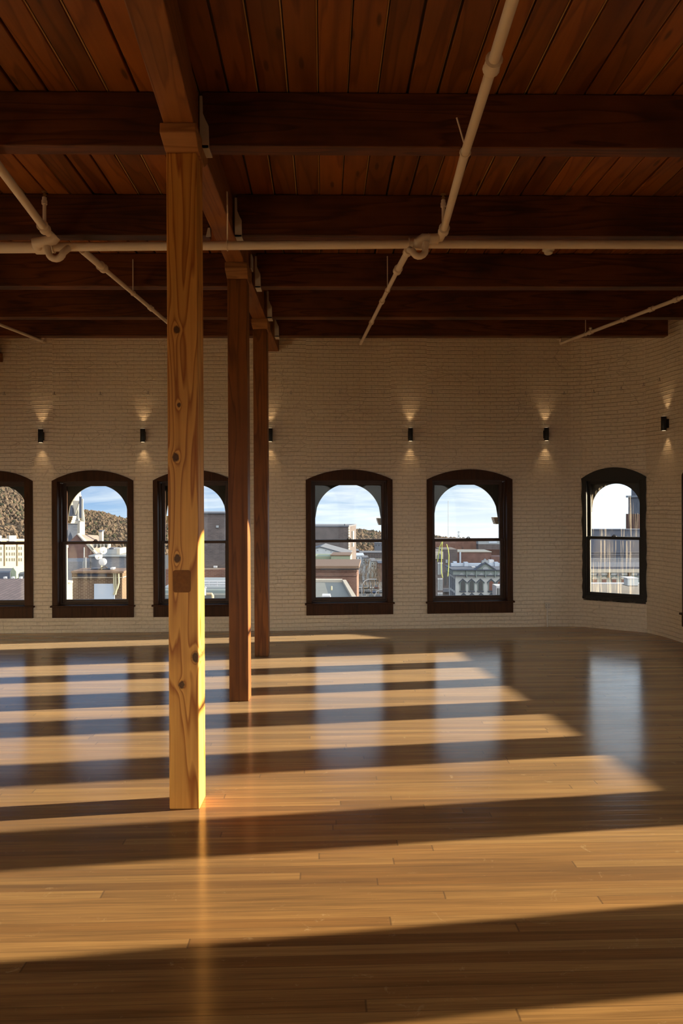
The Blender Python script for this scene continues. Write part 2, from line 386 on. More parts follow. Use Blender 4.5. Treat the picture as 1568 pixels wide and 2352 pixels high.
class Path:
    def __init__(s, pts):
        s.p = [Vector(p) for p in pts]; s.s = [0.0]
        for a, b in zip(s.p, s.p[1:]): s.s.append(s.s[-1] + (b - a).length)
        seg = [(b - a).normalized() for a, b in zip(s.p, s.p[1:])]; s.seg = seg
        s.n = []
        for i in range(len(s.p)):
            tt = (seg[max(i - 1, 0)] + seg[min(i, len(seg) - 1)]).normalized(); s.n.append(Vector((-tt.y, tt.x)))
    def at(s, q):
        i = max(0, min(len(s.seg) - 1, max([k for k in range(len(s.s)) if s.s[k] <= q + 1e-7] or [0])))
        u = (q - s.s[i]) / (s.s[i + 1] - s.s[i])
        return s.p[i].lerp(s.p[i + 1], u), s.n[i].lerp(s.n[i + 1], u).normalized(), s.seg[i]
    def hit(s, px, py=HY):
        dx = px - CX + ROLL * (HY - py)
        for i, (a, b) in enumerate(zip(s.p, s.p[1:])):
            fa = a.x * F - dx * a.y; fb = b.x * F - dx * b.y
            if fa * fb <= 0 and a.y > 0 and b.y > 0:
                return s.s[i] + (fa / (fa - fb)) * (s.s[i + 1] - s.s[i])
        return None
PB, PR = Path(BACK), Path(RIGHT)

def arch_z(x, half, zs, zp):       # segmental arch height at x from the centre
    rise = zp - zs; R = (half * half + rise * rise) / (2 * rise)
    return zp - R + math.sqrt(max(R * R - x * x, 0))

def build_wall(name, path, openings, label):
    mb = MB(); mb.uv = []
    S = set(path.s)
    for (a, b, zb, zs, zp) in openings:
        for k in range(13): S.add(a + (b - a) * k / 12)
    S = sorted(S); S = [q for i, q in enumerate(S) if i == 0 or q - S[i - 1] > 1e-5]
    def pt(q, z, o):
        p, n, _ = path.at(q); p = p + n * o; return (p.x, p.y, z)
    def add(pts, uvs):
        b = len(mb.v); mb.v += pts; mb.uv += [(u * K, v * K) for u, v in uvs]; mb.f.append(tuple(range(b, b + len(pts))))
    for q0, q1 in zip(S, S[1:]):
        mid = (q0 + q1) / 2; op = next((o for o in openings if o[0] < mid < o[1]), None)
        if op is None: strips = [(0, 0, WALL_H, WALL_H)]
        else:
            a, b, zb, zs, zp = op; c = (a + b) / 2; hf = (b - a) / 2
            z0, z1 = arch_z(q0 - c, hf, zs, zp), arch_z(q1 - c, hf, zs, zp)
            strips = [(0, 0, zb, zb), (z0, z1, WALL_H, WALL_H)]
            add([pt(q0, zb, 0), pt(q1, zb, 0), pt(q1, zb, WALL_T), pt(q0, zb, WALL_T)], [(q0, zb), (q1, zb), (q1, zb + .3), (q0, zb + .3)])
            add([pt(q0, z0, 0), pt(q1, z1, 0), pt(q1, z1, WALL_T), pt(q0, z0, WALL_T)], [(q0, z0), (q1, z1), (q1, z1 + .3), (q0, z0 + .3)])
        for (l0, l1, h0, h1) in strips:
            for o in (0, WALL_T):
                add([pt(q0, l0, o), pt(q1, l1, o), pt(q1, h1, o), pt(q0, h0, o)], [(q0, l0), (q1, l1), (q1, h1), (q0, h0)])
    for (a, b, zb, zs, zp) in openings:
        for q in (a, b):
            add([pt(q, zb, 0), pt(q, zs, 0), pt(q, zs, WALL_T), pt(q, zb, WALL_T)], [(q, zb), (q, zs), (q + .3, zs), (q + .3, zb)])
    import bmesh
    o = mb.build(name, M['brick'])
    bm = bmesh.new(); bm.from_mesh(o.data)
    uvl = bm.loops.layers.uv.active
    bmesh.ops.remove_doubles(bm, verts=bm.verts, dist=1e-4); bmesh.ops.recalc_face_normals(bm, faces=bm.faces); bm.to_mesh(o.data); bm.free()
    return tag(o, label, 'wall', kind='structure')

# ------------------------------------------------------------------ windows
def build_window(name, label, path, s0, s1, glass_w, zd, style='wood', impost=0):
    """zd: peak, spring, glass top, rail, glass bottom, sill(stool), apron bottom"""
    peak, spring, gt, rail, gb, stool, apr = zd
    c, n, tg = path.at((s0 + s1) / 2); p0, _, _ = path.at(s0); p1, _, _ = path.at(s1)
    tg = (p1 - p0).normalized(); c = (p0 + p1) / 2
    W = (p1 - p0).length / 2; g = glass_w / 2
    root = thing(name, label, 'window', (c.x, c.y, 0), math.atan2(tg.y, tg.x), kind='structure')
    cas = M['casing'] if style == 'wood' else M['blackframe']; sas = M['sash'] if style == 'wood' else M['blackframe']
    pan = M['olive'] if style == 'wood' else M['blackframe']
    st = 0.045
    ci = g + st + 0.012                      # casing inner half width
    ct = gt + st + 0.012                     # casing inner top
    cb = gb - st - 0.012
    zb = stool if style == 'wood' else apr
    y0, y1 = (-0.016, 0.085) if style == 'wood' else (-0.016, 0.02)
    dy = 0.0 if style == 'wood' else -0.075
    mb = MB()
    def arch(x): return arch_z(x, W, spring, peak)
    jit = (lambda a: random.uniform(-a, a)) if style != 'wood' else (lambda a: 0)
    for sg in (-1, 1):
        if style == 'wood':
            a, b = sorted((sg * ci, sg * W)); mb.box(a, b, y0, y1, zb, min(ct, spring))
        else:
            zz = [zb + (spring - zb) * k / 20 for k in range(21)]
            mb.prism([(sg * ci, y0, zb)] + [(sg * (W + jit(0.008)), y0, z) for z in zz] + [(sg * ci, y0, spring)], (0, y1 - y0, 0))
    N = 16
    top = [(-W + 2 * W * k / N) for k in range(N + 1)]
    lowz = min(ct, spring)
    mb.prism([(x, y0, arch(x)) for x in top] + [(W, y0, lowz), (ci, y0, lowz), (ci, y0, ct), (-ci, y0, ct), (-ci, y0, lowz), (-W, y0, lowz)], (0, y1 - y0, 0))
    if style == 'wood':
        mb.box(-ci, ci, y0 + 0.01, y1, zb, cb)
    else:
        xs = [-W + 2 * W * k / 24 for k in range(25)]
        mb.prism([(x, y0, apr + jit(0.012)) for x in xs] + [(W, y0, cb), (-W, y0, cb)], (0, y1 - y0, 0))
    mb.build('casing', cas, root, bevel=0.004 if style == 'wood' else 0)
    # jamb liner closing the masonry opening
    mb = MB(); yl0, yl1 = 0.075 + dy, 0.205 + dy
    for sg in (-1, 1):
        a, b = sorted((sg * (g + st - 0.006), sg * (W - 0.01))); mb.box(a, b, yl0, yl1, zb + 0.01, spring - 0.03)
    mb.box(-W + 0.01, W - 0.01, yl0, yl1, gt + st - 0.006, min(spring, gt + st + 0.05))
    mb.box(-W + 0.01, W - 0.01, yl0, yl1, max(zb - 0.02, 0.05), gb - st + 0.006)
    mb.build('jamb', sas, root)
    if style == 'wood':
        MB().box(-W - 0.018, W + 0.018, -0.045, 0.05, stool - 0.018, stool + 0.004).build('stool', M['casing'], root, bevel=0.004)
        MB().box(-W, W, -0.022, 0.03, apr, stool - 0.018).build('apron', M['casing'], root, bevel=0.003)
    mr = 0.018
    for nm, za, zc, ya in (('upper_sash', rail - mr, gt + st, 0.150 + dy), ('lower_sash', gb - st, rail + mr, 0.105 + dy)):
        mb = MB(); yb = ya + 0.042
        lo = mr * 2 if nm == 'upper_sash' else st; hi = st if nm == 'upper_sash' else mr * 2
        mb.box(-g - st, -g, ya, yb, za, zc).box(g, g + st, ya, yb, za, zc).box(-g, g, ya, yb, za, za + lo).box(-g, g, ya, yb, zc - hi, zc)
        sh = mb.build(nm, sas, root, bevel=0.003)
        MB().box(-g - 0.004, g + 0.004, ya + 0.018, ya + 0.023, za + lo - 0.004, zc - hi + 0.004).build('pane', M['glass_dirty'] if style != 'wood' else M['glass'], sh)
    mb = MB().box(-0.028, 0.028, 0.085 + dy, 0.105 + dy, rail + mr, rail + mr + 0.008).tube([(-0.018, 0.097 + dy, rail + mr + 0.008), (0.0, 0.095 + dy, rail + mr + 0.022), (0.022, 0.093 + dy, rail + mr + 0.014)], 0.006, 8)
    mb.build('sash_lock', M['darkmetal'], root)
    # spandrel panel with round-headed opening, outside the upper sash
    mb = MB(); ah = g * 1.06; ctr = gt - 0.015 - ah * (0.97 if style != 'wood' else 0.93)
    if style != 'wood': ctr = gt - ah
    xs = [-g + 2 * g * k / 36 for k in range(37)]
    el_ = [ctr + ah * math.sqrt(max(0, 1 - (x / g) ** 2)) for x in xs]
    tz = gt + st
    ya, yb = 0.205 + dy, 0.228 + dy
    for (xa, xb, za, zc) in zip(xs, xs[1:], el_, el_[1:]):
        if max(za, zc) < tz:
            mb.prism([(xa, ya, za), (xb, ya, zc), (xb, ya, tz), (xa, ya, tz)], (0, yb - ya, 0))
    for sg in (-1, 1):
        a, b = sorted((sg * g, sg * (g + st))); mb.box(a, b, ya, yb, ctr - 0.05, tz)
    mb.build('arch_panel', pan, root)
    if impost:
        x = impost * (g - 0.010)
        z = ctr - 0.01
        mb = MB()
        for (dw, h0, h1) in ((0.055, -0.005, 0.018), (0.045, -0.03, -0.005), (0.03, -0.055, -0.03), (0.015, -0.075, -0.055)):
            a, b = sorted((x - impost * dw * 0.6 , x + impost * 0.09)); mb.box(a, b, WALL_T, WALL_T + 0.13, z + h0, z + h1)
        mb.build('impost', M['stone_out'], root, bevel=0.004)
    return (s0 + 0.012, s1 - 0.012, max(zb + 0.015, 0.1) if style != 'wood' else stool - 0.01, spring - 0.012, peak - 0.012)

ZW = (2.070, 1.937, 1.872, 1.141, 0.407, 0.345, 0.192)
opsB = []
specs = [('window_1', -101, 76, -66, 52, 'round-headed sash window cut by the left picture edge, hillside behind', -1),
         ('window_2', 120, 307, 146, 287, 'sash window showing the church tower and satellite dishes', -1),
         ('window_3', 352, 535, 378, 519, 'sash window mostly hidden behind the nearest timber post', -1),
         ('window_4', 702.5, 901.5, 725.5, 880, 'sash window right of the third post, showing a brick block and street', 1),
         ('window_5', 980, 1176.5, 1003, 1154, 'sash window showing the white facade with pointed hoods', 1)]
for nm, a, b, ga, gb_, lab, imp in specs:
    s0, s1 = PB.hit(max(a, -560), 1240), PB.hit(b, 1240)
    gw = abs(PB.hit(gb_, 1240) - PB.hit(ga, 1240))
    opsB.append(build_window(nm, lab, PB, s0, s1, gw, ZW, impost=imp))
i6 = BACK.index(W6L); s0, s1 = PB.s[i6], PB.s[i6 + 1]
opsB.append(build_window('window_6', 'black-framed window with streaked glass in the curved corner', PB, s0, s1, (s1 - s0) * 0.765,
                         (2.075, 1.945, 1.870, 1.170, 0.462, 0.40, 0.375), style='black'))
build_wall('wall_back', PB, opsB, 'cream painted brick back wall curving round at the right end')
opsR = []
ZR = (2.46, 2.30, 2.235, 1.30, 0.407, 0.345, 0.192)
for i, (yc, gw, zd) in enumerate([(7.725, 0.44, ZW), (7.00, 0.455, ZR), (6.275, 0.475, ZR), (5.42, 0.52, ZR), (4.515, 0.57, ZR), (3.52, 0.63, ZR), (2.40, 0.66, ZR), (1.25, 0.66, ZR), (0.1, 0.66, ZR)]):
    # locate s at which the path passes y = yc
    for k, (a, b) in enumerate(zip(PR.p, PR.p[1:])):
        if a.y >= yc >= b.y: q = PR.s[k] + (a.y - yc) / (a.y - b.y) * (PR.s[k + 1] - PR.s[k])
    W = gw / 2 + (0.105 if i < 3 else 0.13)
    if i == 0: W = 0.30
    lab = ['window edge beside the far right corner, next after the black-framed window', 'tall sash window in the right wall, second from the far corner', 'tall sash window in the right wall, third from the far corner',
           'tall sash window in the right wall, fourth from the far corner', 'tall sash window in the right wall facing the nearest timber post', 'tall sash window in the right wall, sixth from the far corner',
           'tall sash window in the right wall, seventh from the far corner', 'tall sash window in the right wall, beside the camera', 'tall sash window in the right wall, behind the camera'][i]
    opsR.append(build_window('window_%d' % (7 + i), lab, PR, q - W, q + W, gw, zd))
build_wall('wall_right', PR, opsR, 'cream painted brick wall along the right side, pierced by sunlit windows')
build_wall('wall_left', Path(LEFT), [], 'plain cream painted brick wall on the left side of the hall')
PF = Path(FRONT); opsF = []  # unseen windows added in this wall to let in fill light
for i in range(6):
    q = 1.0 + 1.68 * i
    opsF.append(build_window('window_%d' % (16 + i), ['first', 'second', 'third', 'fourth', 'fifth', 'sixth'][i] + ' unseen sash window added behind the viewer for fill light, counted from the sunlit wall', PF, q - 0.72, q + 0.72, 1.18, ZR))
build_wall('wall_front', PF, opsF, 'cream painted brick wall behind the viewer, with windows added for fill light')

# ------------------------------------------------------------------ floor and ceiling
mb = MB().box(-5.42, 5.75, -3.4, 9.6, -0.12, 0.0)
tag(mb.build('floor', M['floor']), 'glossy strip hardwood floor striped with low sunlight', 'floor', kind='structure')
mb = MB(); tg_ = MB(); PW = 0.1625; ang = 0.026
ca, sa = math.cos(ang), math.sin(ang)
def R(x, y): return (x * ca - y * sa, x * sa + y * ca)
for k in range(-35, 40):
    x0 = k * PW - 0.018; gp = random.choice([0.010, 0.012, 0.014, 0.019]); dz = random.uniform(-0.003, 0.003); ch = 0.004
    prof = [(x0 + gp / 2, 3.878), (x0 + gp / 2, 3.852 + ch + dz), (x0 + gp / 2 + ch, 3.852 + dz), (x0 + PW - gp / 2 - ch, 3.852 + dz), (x0 + PW - gp / 2, 3.852 + ch + dz), (x0 + PW - gp / 2, 3.878)]
    d = Vector((*R(0, 13.6), 0))
    mb.prism([Vector((*R(x, -3.6), z)) for x, z in prof], d)
    if random.random() < 0.8:      # raw wood tongue showing in the joint
        w_ = random.uniform(0.004, 0.008); xa = x0 - 0.007
        tg_.prism([Vector((*R(x, -3.6), z)) for x, z in ((xa, 3.859), (xa + w_, 3.859), (xa + w_, 3.872), (xa, 3.872))], d)
nb = len(mb.f); off = len(mb.v)
mb.v += tg_.v; mb.f += [tuple(i + off for i in f) for f in tg_.f]
ceil = mb.build('ceiling', M['board']); ceil.data.materials.append(M['tongue'])
for pl in ceil.data.polygons:
    if pl.index >= nb: pl.material_index = 1
tag(ceil, 'stained pine plank ceiling with dark gaps between the boards', 'ceiling', kind='structure')
tag(MB().box(-5.7, 5.9, -3.8, 10.2, 3.88, 4.0).build('ceiling_deck', M['darkmetal']), 'dark roof deck glimpsed in the gaps above the ceiling planks', 'ceiling', kind='structure')

# ------------------------------------------------------------------ posts
def knot(px, py, r, amp, yf, xc):
    p = P(px, py, yf); return ((p.x - xc) * K, p.z * K, r * K, amp)
P1Y, P1X0, P1X1 = 3.683, -0.918, -0.757
p1xc = (P1X0 + P1X1) / 2
M['post1'] = wood('honey_post_timber', 2, (0.38, 0.118, 0.012), (0.92, 0.48, 0.105), rough=0.5, stain=0.25, ring=9.0, wide=6.0, ringmix=0.75,
                  knots=[knot(x, y, r, a, P1Y, p1xc) for x, y, r, a in ((403, 1050, 0.022, 1.4), (407, 1283, 0.022, 1.4), (406, 757, 0.020, 1.4), (449, 1510, 0.026, 1.8), (417, 1573, 0.020, 1.2), (411, 930, 0.012, 1.0))])
def post(label, x0, x1, y, d, h, mat, cap):
    xc, yc = (x0 + x1) / 2, y + d / 2
    r = thing('timber_post', label, 'post', (xc, yc, 0), group='timber posts along the girder', kind='thing')
    hw, hd = (x1 - x0) / 2, d / 2
    MB().box(-hw, hw, -hd, hd, 0, h).build('shaft', mat, r, bevel=0.006)
    a, b, e = cap     # side overhang, front overhang, cap top
    prof = [(-hw - 0.002, -hd - 0.004, h), (hw + 0.006, -hd - 0.004, h)]
    m = MB(); bl = []
    lo = [(-hw - 0.002, -hd - 0.006), (hw + 0.012, -hd - 0.006), (hw + 0.012, hd + 0.006), (-hw - 0.002, hd + 0.006)]
    md = [(-hw - a, -hd - b), (hw + 0.014, -hd - b), (hw + 0.014, hd + b), (-hw - a, hd + b)]
    zm = h + (e - h) * 0.55
    for ring, z in ((lo, h), (md, zm), (md, e)):
        m.v += [(x, yy, z) for x, yy in ring]
    for i in range(4):
        j = (i + 1) % 4
        m.f += [(i, j, 4 + j, 4 + i), (4 + i, 4 + j, 8 + j, 8 + i)]
    m.f += [(3, 2, 1, 0), (8, 9, 10, 11)]
    m.build('capital', M['cap'], r, bevel=0.005)
    return r
BB = EYE + 1.955
GB = EYE + 1.985      # girder underside
p1 = post('tall honey-coloured timber post with dark knots, nearest the viewer', P1X0, P1X1, P1Y, 0.160, EYE + 1.873, M['post1'], (0.012, 0.085, GB))
pt_ = P(417.5, 1335, P1Y)
m = MB(); c = Vector((pt_.x - p1xc, -0.0805, pt_.z)); w_, h_, rr = 0.047, 0.059, 0.014
out = []
for (sx, sz, a0) in ((1, 1, 0), (-1, 1, 90), (-1, -1, 180), (1, -1, 270)):
    for k in range(5):
        a = math.radians(a0 + 22.5 * k); out.append((c.x + sx * (w_ - rr) + rr * math.cos(a), c.y + 0.002, c.z + sz * (h_ - rr) + rr * math.sin(a)))
pa = m.prism(out, (0, -0.0045, 0)).build('inset_patch', M['patch'], p1); pa['label'] = 'rust-brown rounded square patch'
post('dark-stained timber post standing second from the viewer', -0.928, -0.768, 5.714, 0.155, EYE + 1.866, M['dark_post'], (0.010, 0.06, GB))
post('dark-stained timber post farthest away, near the back wall', -0.934, -0.786, 7.42, 0.145, EYE + 1.887, M['dark_post'], (0.010, 0.06, GB))

# ------------------------------------------------------------------ girders
CEIL = 3.85
def girder(label, a, b, w, z0, top=3.848):
    a, b = Vector(a), Vector(b); d = (b - a); L = d.length
    o = MB().box(-w / 2, w / 2, 0, L, z0, top).build('girder', M['girder_y'], None, loc=(a.x, a.y, 0), rotz=math.atan2(-d.x, d.y), bevel=0.006)
    return tag(o, label, 'girder', group='heavy timbers carrying the ceiling beams', kind='thing')
girder('rough timber girder running over the viewer to the nearest post', (-0.600, 0.6), (-0.846, 3.76), 0.155, GB)
girder('timber girder spanning between the first and second post', (-0.838, 3.762), (-0.856, 5.79), 0.150, GB)
girder('timber girder spanning between the second and third post', (-0.856, 5.792), (-0.862, 7.49), 0.146, GB)
girder('short timber girder from the third post into the back wall', (-0.862, 7.492), (-0.862, 8.935), 0.140, GB)
girder('timber girder end barely seen at the left picture edge', (-4.36, 3.0), (-4.36, 8.84), 0.150, BB - 0.11, BB - 0.002)

# ------------------------------------------------------------------ ceiling beams
BB = EYE + 1.955
beams = [('first', 3.775, 3.875), ('second', 5.02, 5.13), ('third', 6.19, 6.30), ('fourth', 7.20, 7.31), ('fifth', 7.99, 8.10)]
def wall_x_at(y):
    for path in (PB, PR):
        for a, b in zip(path.p, path.p[1:]):
            if (a.y - y) * (b.y - y) <= 0 and a.x > 3: return a.x + (y - a.y) / (b.y - a.y) * (b.x - a.x)
    return 4.5
for nm, ya, yb in beams:
    w_ = yb - ya
    L = -7.45 + 0.945
    xl0, xl1 = -5.03, -0.945
    o = MB().box(xl0 - xl1, 0, 0, w_, BB, CEIL - 0.002).build('ceiling_beam', M['beam_x'], None, loc=(xl1, ya, 0), rotz=0.020, bevel=0.005)
    tag(o, nm + ' dark ceiling beam from the viewer, running left of the girder', 'beam', 'ceiling beams left of the girder', 'thing')
    xr0 = -0.745; xr1 = wall_x_at(ya + 0.12) - 0.012
    if nm == 'fifth': xr1 = min(xr1, 3.80)
    o = MB().box(0, xr1 - xr0, 0, w_, BB, CEIL - 0.002).build('ceiling_beam', M['beam_x'], None, loc=(xr0, ya, 0), rotz=0.020, bevel=0.005)
    tag(o, nm + ' dark ceiling beam from the viewer, running right of the girder', 'beam', 'ceiling beams right of the girder', 'thing')
    # steel stirrup on the right face of the girder
    prof = [(-0.756, CEIL - 0.03), (-0.742, CEIL - 0.03), (-0.740, CEIL - 0.12), (-0.724, CEIL - 0.16), (-0.709, CEIL - 0.19), (-0.706, BB - 0.012), (-0.756, BB - 0.012)]
    hx = thing('beam_hanger', 'pale steel stirrup holding the ' + nm + ' right-hand beam to the girder', 'hanger', (-0.735, ya - 0.012, BB), group='steel stirrups on the girder')
    q = [(x + 0.735, 0, z - BB) for x, z in prof]
    MB().prism(q, (0, 0.012, 0)).build('strap', M['strap'], hx)
    MB().box(-0.021, 0.026, 0.0, w_ + 0.02, -0.012, -0.002).build('seat', M['strap'], hx)
o = MB().prism([(-0.936, 0, GB + 0.02), (-0.95, 0, GB + 0.02), (-0.965, 0, BB - 0.012), (-0.93, 0, BB - 0.012)], (0, 0.012, 0)).build('beam_hanger', M['strap'], None, loc=(0, 5.008, 0))
tag(o, 'pale steel stirrup on the left face of the girder, beside the nearest post', 'hanger', 'steel stirrups on the girder')
o = MB().box(0, 0.012, 0, 0.10, 0, 0.12).build('bracket_plate', M['strap'], None, loc=(-0.768, 5.95, GB + 0.05), bevel=0.002)
tag(o, 'small pale steel plate on the girder between second and third beams', 'plate')

# ------------------------------------------------------------------ sprinkler pipework
PH = 1.885            # pipe axis above the eye
def Ppipe(px, py, h=PH):
    dx, dy = px - CX, HY - py; ty = dy - ROLL * dx; Y = F * h / ty
    return P(px, py, Y)
MAIN_Y = 5.00
def pipe_run(label, pts, r, couplings=(), group=None, name='sprinkler_pipe', heads=(), rods=(), rc=1.35, root=None):
    o = root or thing(name, label, 'pipe', pts[0], group=group, kind='thing')
    org = Vector(pts[0]) if root is None else Vector(root.location) / K
    MB().tube([Vector(p) - org for p in pts], r, 14).build('pipe', M['pipe'], o, smooth=True)
    for (a, b, u) in couplings:                       # a, b endpoints; u fraction
        a, b = Vector(a), Vector(b); d = (b - a).normalized(); c = a.lerp(b, u) - org
        l = r * 1.1
        MB().tube([c - d * l * 1.3, c - d * l * 1.25, c - d * l, c + d * l, c + d * l * 1.25, c + d * l * 1.3], [r * 1.02, r * rc * 1.08, r * rc, r * rc, r * rc * 1.08, r * 1.02], 14).build('coupling', M['pipe'], o, smooth=True)
    for (c, hgt) in heads:
        c = Vector(c) - org
        h = MB().tube([c, c + Vector((0, 0, hgt * 0.62)), c + Vector((0, 0, hgt * 0.62)), c + Vector((0, 0, hgt * 0.72)), c + Vector((0, 0, hgt * 0.72)), c + Vector((0, 0, hgt * 0.80))],
                      [0.012, 0.012, 0.019, 0.019, 0.015, 0.015], 10).build('riser', M['pipe'], o, smooth=True)
        z0 = hgt * 0.80
        mb = MB().tube([c + Vector((0, 0, z0)), c + Vector((0, 0, z0 + hgt * 0.10))], 0.007, 8)
        for sg in (-1, 1):
            mb.tube([c + Vector((0, 0, z0)), c + Vector((sg * 0.012, 0, z0 + hgt * 0.06)), c + Vector((0, 0, z0 + hgt * 0.13))], 0.0025, 6)
        mb.lathe([(0.002, z0 + hgt * 0.13), (0.019, z0 + hgt * 0.135), (0.019, z0 + hgt * 0.15), (0.002, z0 + hgt * 0.155)], 12, c)
        mb.build('sprinkler_head', M['brass'], o)
    for (c, top, *mid) in rods:
        c = Vector(c) - org; top = Vector(top) - org
        mb = MB().tube([c + Vector((0, 0, r + 0.004))] + [Vector(q) - org for q in mid] + [top], 0.0045, 6)
        ringp = [c + Vector((math.sin(a) * 0.0, math.cos(a) * (r + 0.003), math.sin(a) * (r + 0.003))) for a in [2 * math.pi * k / 16 for k in range(17)]]
        ax = (Vector(pts[1]) - Vector(pts[0])).normalized()
        side = Vector((-ax.y, ax.x, 0)).normalized()
        ringp = [c + side * math.cos(a) * (r + 0.003) + Vector((0, 0, math.sin(a) * (r + 0.003))) for a in [2 * math.pi * k / 16 for k in range(17)]]
        mb.tube(ringp, 0.004, 6, cap=False).build('hanger_rod', M['pipe'], o)
    return o
def at_main(px, py):
    return P(px, py, MAIN_Y)
mL, mT, mR2 = P(-260, 571, MAIN_Y - 0.02), P(100, 567.5, MAIN_Y), P(1750, 562.5, MAIN_Y + 0.04)
mM = P(965, 560.5, MAIN_Y + 0.02)
main = pipe_run('thick pale pipe crossing the whole hall under the second beam', [mT, mM, mR2], 0.031,
                [(mT, mM, 0.985), (mT, mM, 0.012)], name='sprinkler_main',
                rods=[(mT.lerp(mM, (521 - 100) / 865.0), P(521, 440, 4.62), Vector((P(521, 440, 4.62).x, 4.64, GB - 0.03)))])
org = Vector(main.location) / K
MB().tube([mL - org, mT - org + Vector((0.03, 0, 0))], 0.0405, 14).build('pipe', M['pipe'], main, smooth=True)
MB().tube([mT - org + Vector((x, 0, 0)) for x in (-0.06, -0.055, 0.05, 0.055)], [0.042, 0.050, 0.050, 0.036], 16).build('tee', M['pipe'], main, smooth=True)
MB().tube([mM - org + Vector((x, 0, 0)) for x in (-0.06, -0.055, 0.05, 0.055)], [0.033, 0.042, 0.042, 0.033], 16).build('tee', M['pipe'], main, smooth=True)
def loop_arc(c, r, a0, a1, n=8, plane=('x', 'z')):
    o = []
    for k in range(n + 1):
        a = math.radians(a0 + (a1 - a0) * k / n); o.append(Vector(c) + Vector((r * math.cos(a), 0, r * math.sin(a))))
    return o
# right branch, viewer side: comes down the hall, elbows left onto the main
rb0, rb1, rb2 = P(1186, -30, 2.56), P(1068, 350, 3.74), P(1016, 538, 4.90)
e1 = rb2 + Vector((-0.005, 0.05, -0.01)); e2 = P(976, 549, 4.93)
br = pipe_run('pale branch pipe on the right, dropping from overhead to the main', [rb0, rb0.lerp(rb1, .5), rb1, rb1.lerp(rb2, .5), rb2, e1, e1 + Vector((-0.04, 0.0, -0.004)), e2, e2 + Vector((-0.03, 0.02, -0.02))], 0.0245,
              [(rb0, rb1, 0.375), (rb1, rb2, 0.93), (e1, e2, 0.5)], heads=[(rb1.lerp(rb2, 0.95), 0.27)],
              rods=[(rb1, rb1 + Vector((-0.05, -0.03, 0.17)))], rc=1.45)
ob = Vector(br.location) / K
MB().tube([Vector(p) - ob for p in (e2 + Vector((0.03, 0, 0)), e2 + Vector((-0.015, 0, 0)), e2 + Vector((-0.045, 0.01, -0.015)), e2 + Vector((-0.05, 0.03, -0.05)))], [0.036, 0.038, 0.038, 0.034], 14).build('elbow', M['pipe'], br, smooth=True)
u0 = P(962, 566, 4.90)
MB().tube([q - ob for q in [u0 + Vector((0.05, 0, 0.03))] + loop_arc(u0 + Vector((0.0, 0, -0.025)), 0.045, 20, -170, 8) + [u0 + Vector((-0.06, 0.06, 0.0))]], 0.0235, 12).build('return_bend', M['pipe'], br, smooth=True)
# right branch beyond the main
c0, c1_, c2_ = P(938, 574, 5.12), P(912, 622, 5.60), P(828, 790, 8.15)
pipe_run('pale branch pipe running from the main towards the right-hand windows', [c0, c1_], 0.024, [(c0, c1_, 0.95), (c0, c1_, 0.05)])
pipe_run('thinner pale pipe end reaching towards the wall left of centre', [c1_, c1_.lerp(c2_, .5), c2_], 0.0175, [(c1_, c2_, 0.33), (c1_, c2_, 0.62)],
         rods=[(c1_.lerp(c2_, .2), c1_.lerp(c2_, .2) + Vector((0, 0, .3)))], heads=[(c2_, 0.07)])
# left branch
l0, l1 = P(-60, 305, 3.55), P(106, 530, 4.86)
e1 = l1 + Vector((0.03, 0.05, -0.03)); e2 = P(90, 556, 4.92)
bl_ = pipe_run('pale branch pipe at upper left, slanting down to the main', [l0, l0.lerp(l1, .5), l1, e1, e1 + Vector((-0.02, 0.01, -0.005)), e2], 0.0265,
               [(l0, l1, 0.955)], heads=[(l0.lerp(l1, 0.97), 0.27)], rc=1.4)
ob = Vector(bl_.location) / K
MB().tube([Vector(p) - ob for p in (e1 + Vector((0.02, 0, 0.01)), e1 + Vector((0, 0, -0.012)), e2 + Vector((0.02, 0, 0)), e2 + Vector((-0.02, 0.0, -0.004)), e2 + Vector((-0.03, 0.04, -0.02)))], [0.034, 0.038, 0.036, 0.040, 0.036], 14).build('elbow', M['pipe'], bl_, smooth=True)
u0 = P(128, 572, 4.92)
MB().tube([q - ob for q in [u0 + Vector((-0.06, 0, 0.02))] + loop_arc(u0 + Vector((0.0, 0, -0.018)), 0.052, 190, 350, 8) + [u0 + Vector((0.07, 0.1, 0.06))]], 0.024, 12).build('return_bend', M['pipe'], bl_, smooth=True)
d0, d1, d2 = P(188, 574, 5.10), P(236, 615, 5.52), P(410, 762, 7.45)
pipe_run('pale branch pipe from the main towards the nearest post, left side', [d0, d1], 0.026, [(d0, d1, 0.96)])
pipe_run('thinner pale pipe disappearing behind the nearest post', [d1, d1.lerp(d2, .5), d2], 0.018, [(d1, d2, 0.56)], rods=[(d1.lerp(d2, .33), d1.lerp(d2, .33) + Vector((0.0, 0, .3)))])
f0, f1 = P(-80, 715, 6.9), P(104, 786, 8.15)
pipe_run('thin pale pipe end at far left under the last beam', [f0, f1], 0.0165, [(f0, f1, 0.96)], heads=[(f1, 0.075)], rods=[(f0.lerp(f1, .93), f0.lerp(f1, .93) + Vector((0, 0, .10)))])
g0, g1, g2 = P(1640, 655, 6.05), P(1490, 712, 6.85), P(1287, 789, 8.2)
pipe_run('thin pale pipe slanting across the far right ceiling', [g0, g1, g2], 0.0185, [(g0, g1, .96), (g1, g2, .62), (g0, g1, .55), (g1, g2, .25)], heads=[(g2, 0.07), (g1.lerp(g2, .62), 0.06)],
         rods=[(g1.lerp(g2, .68), g1.lerp(g2, .68) + Vector((0, 0, .2)))])
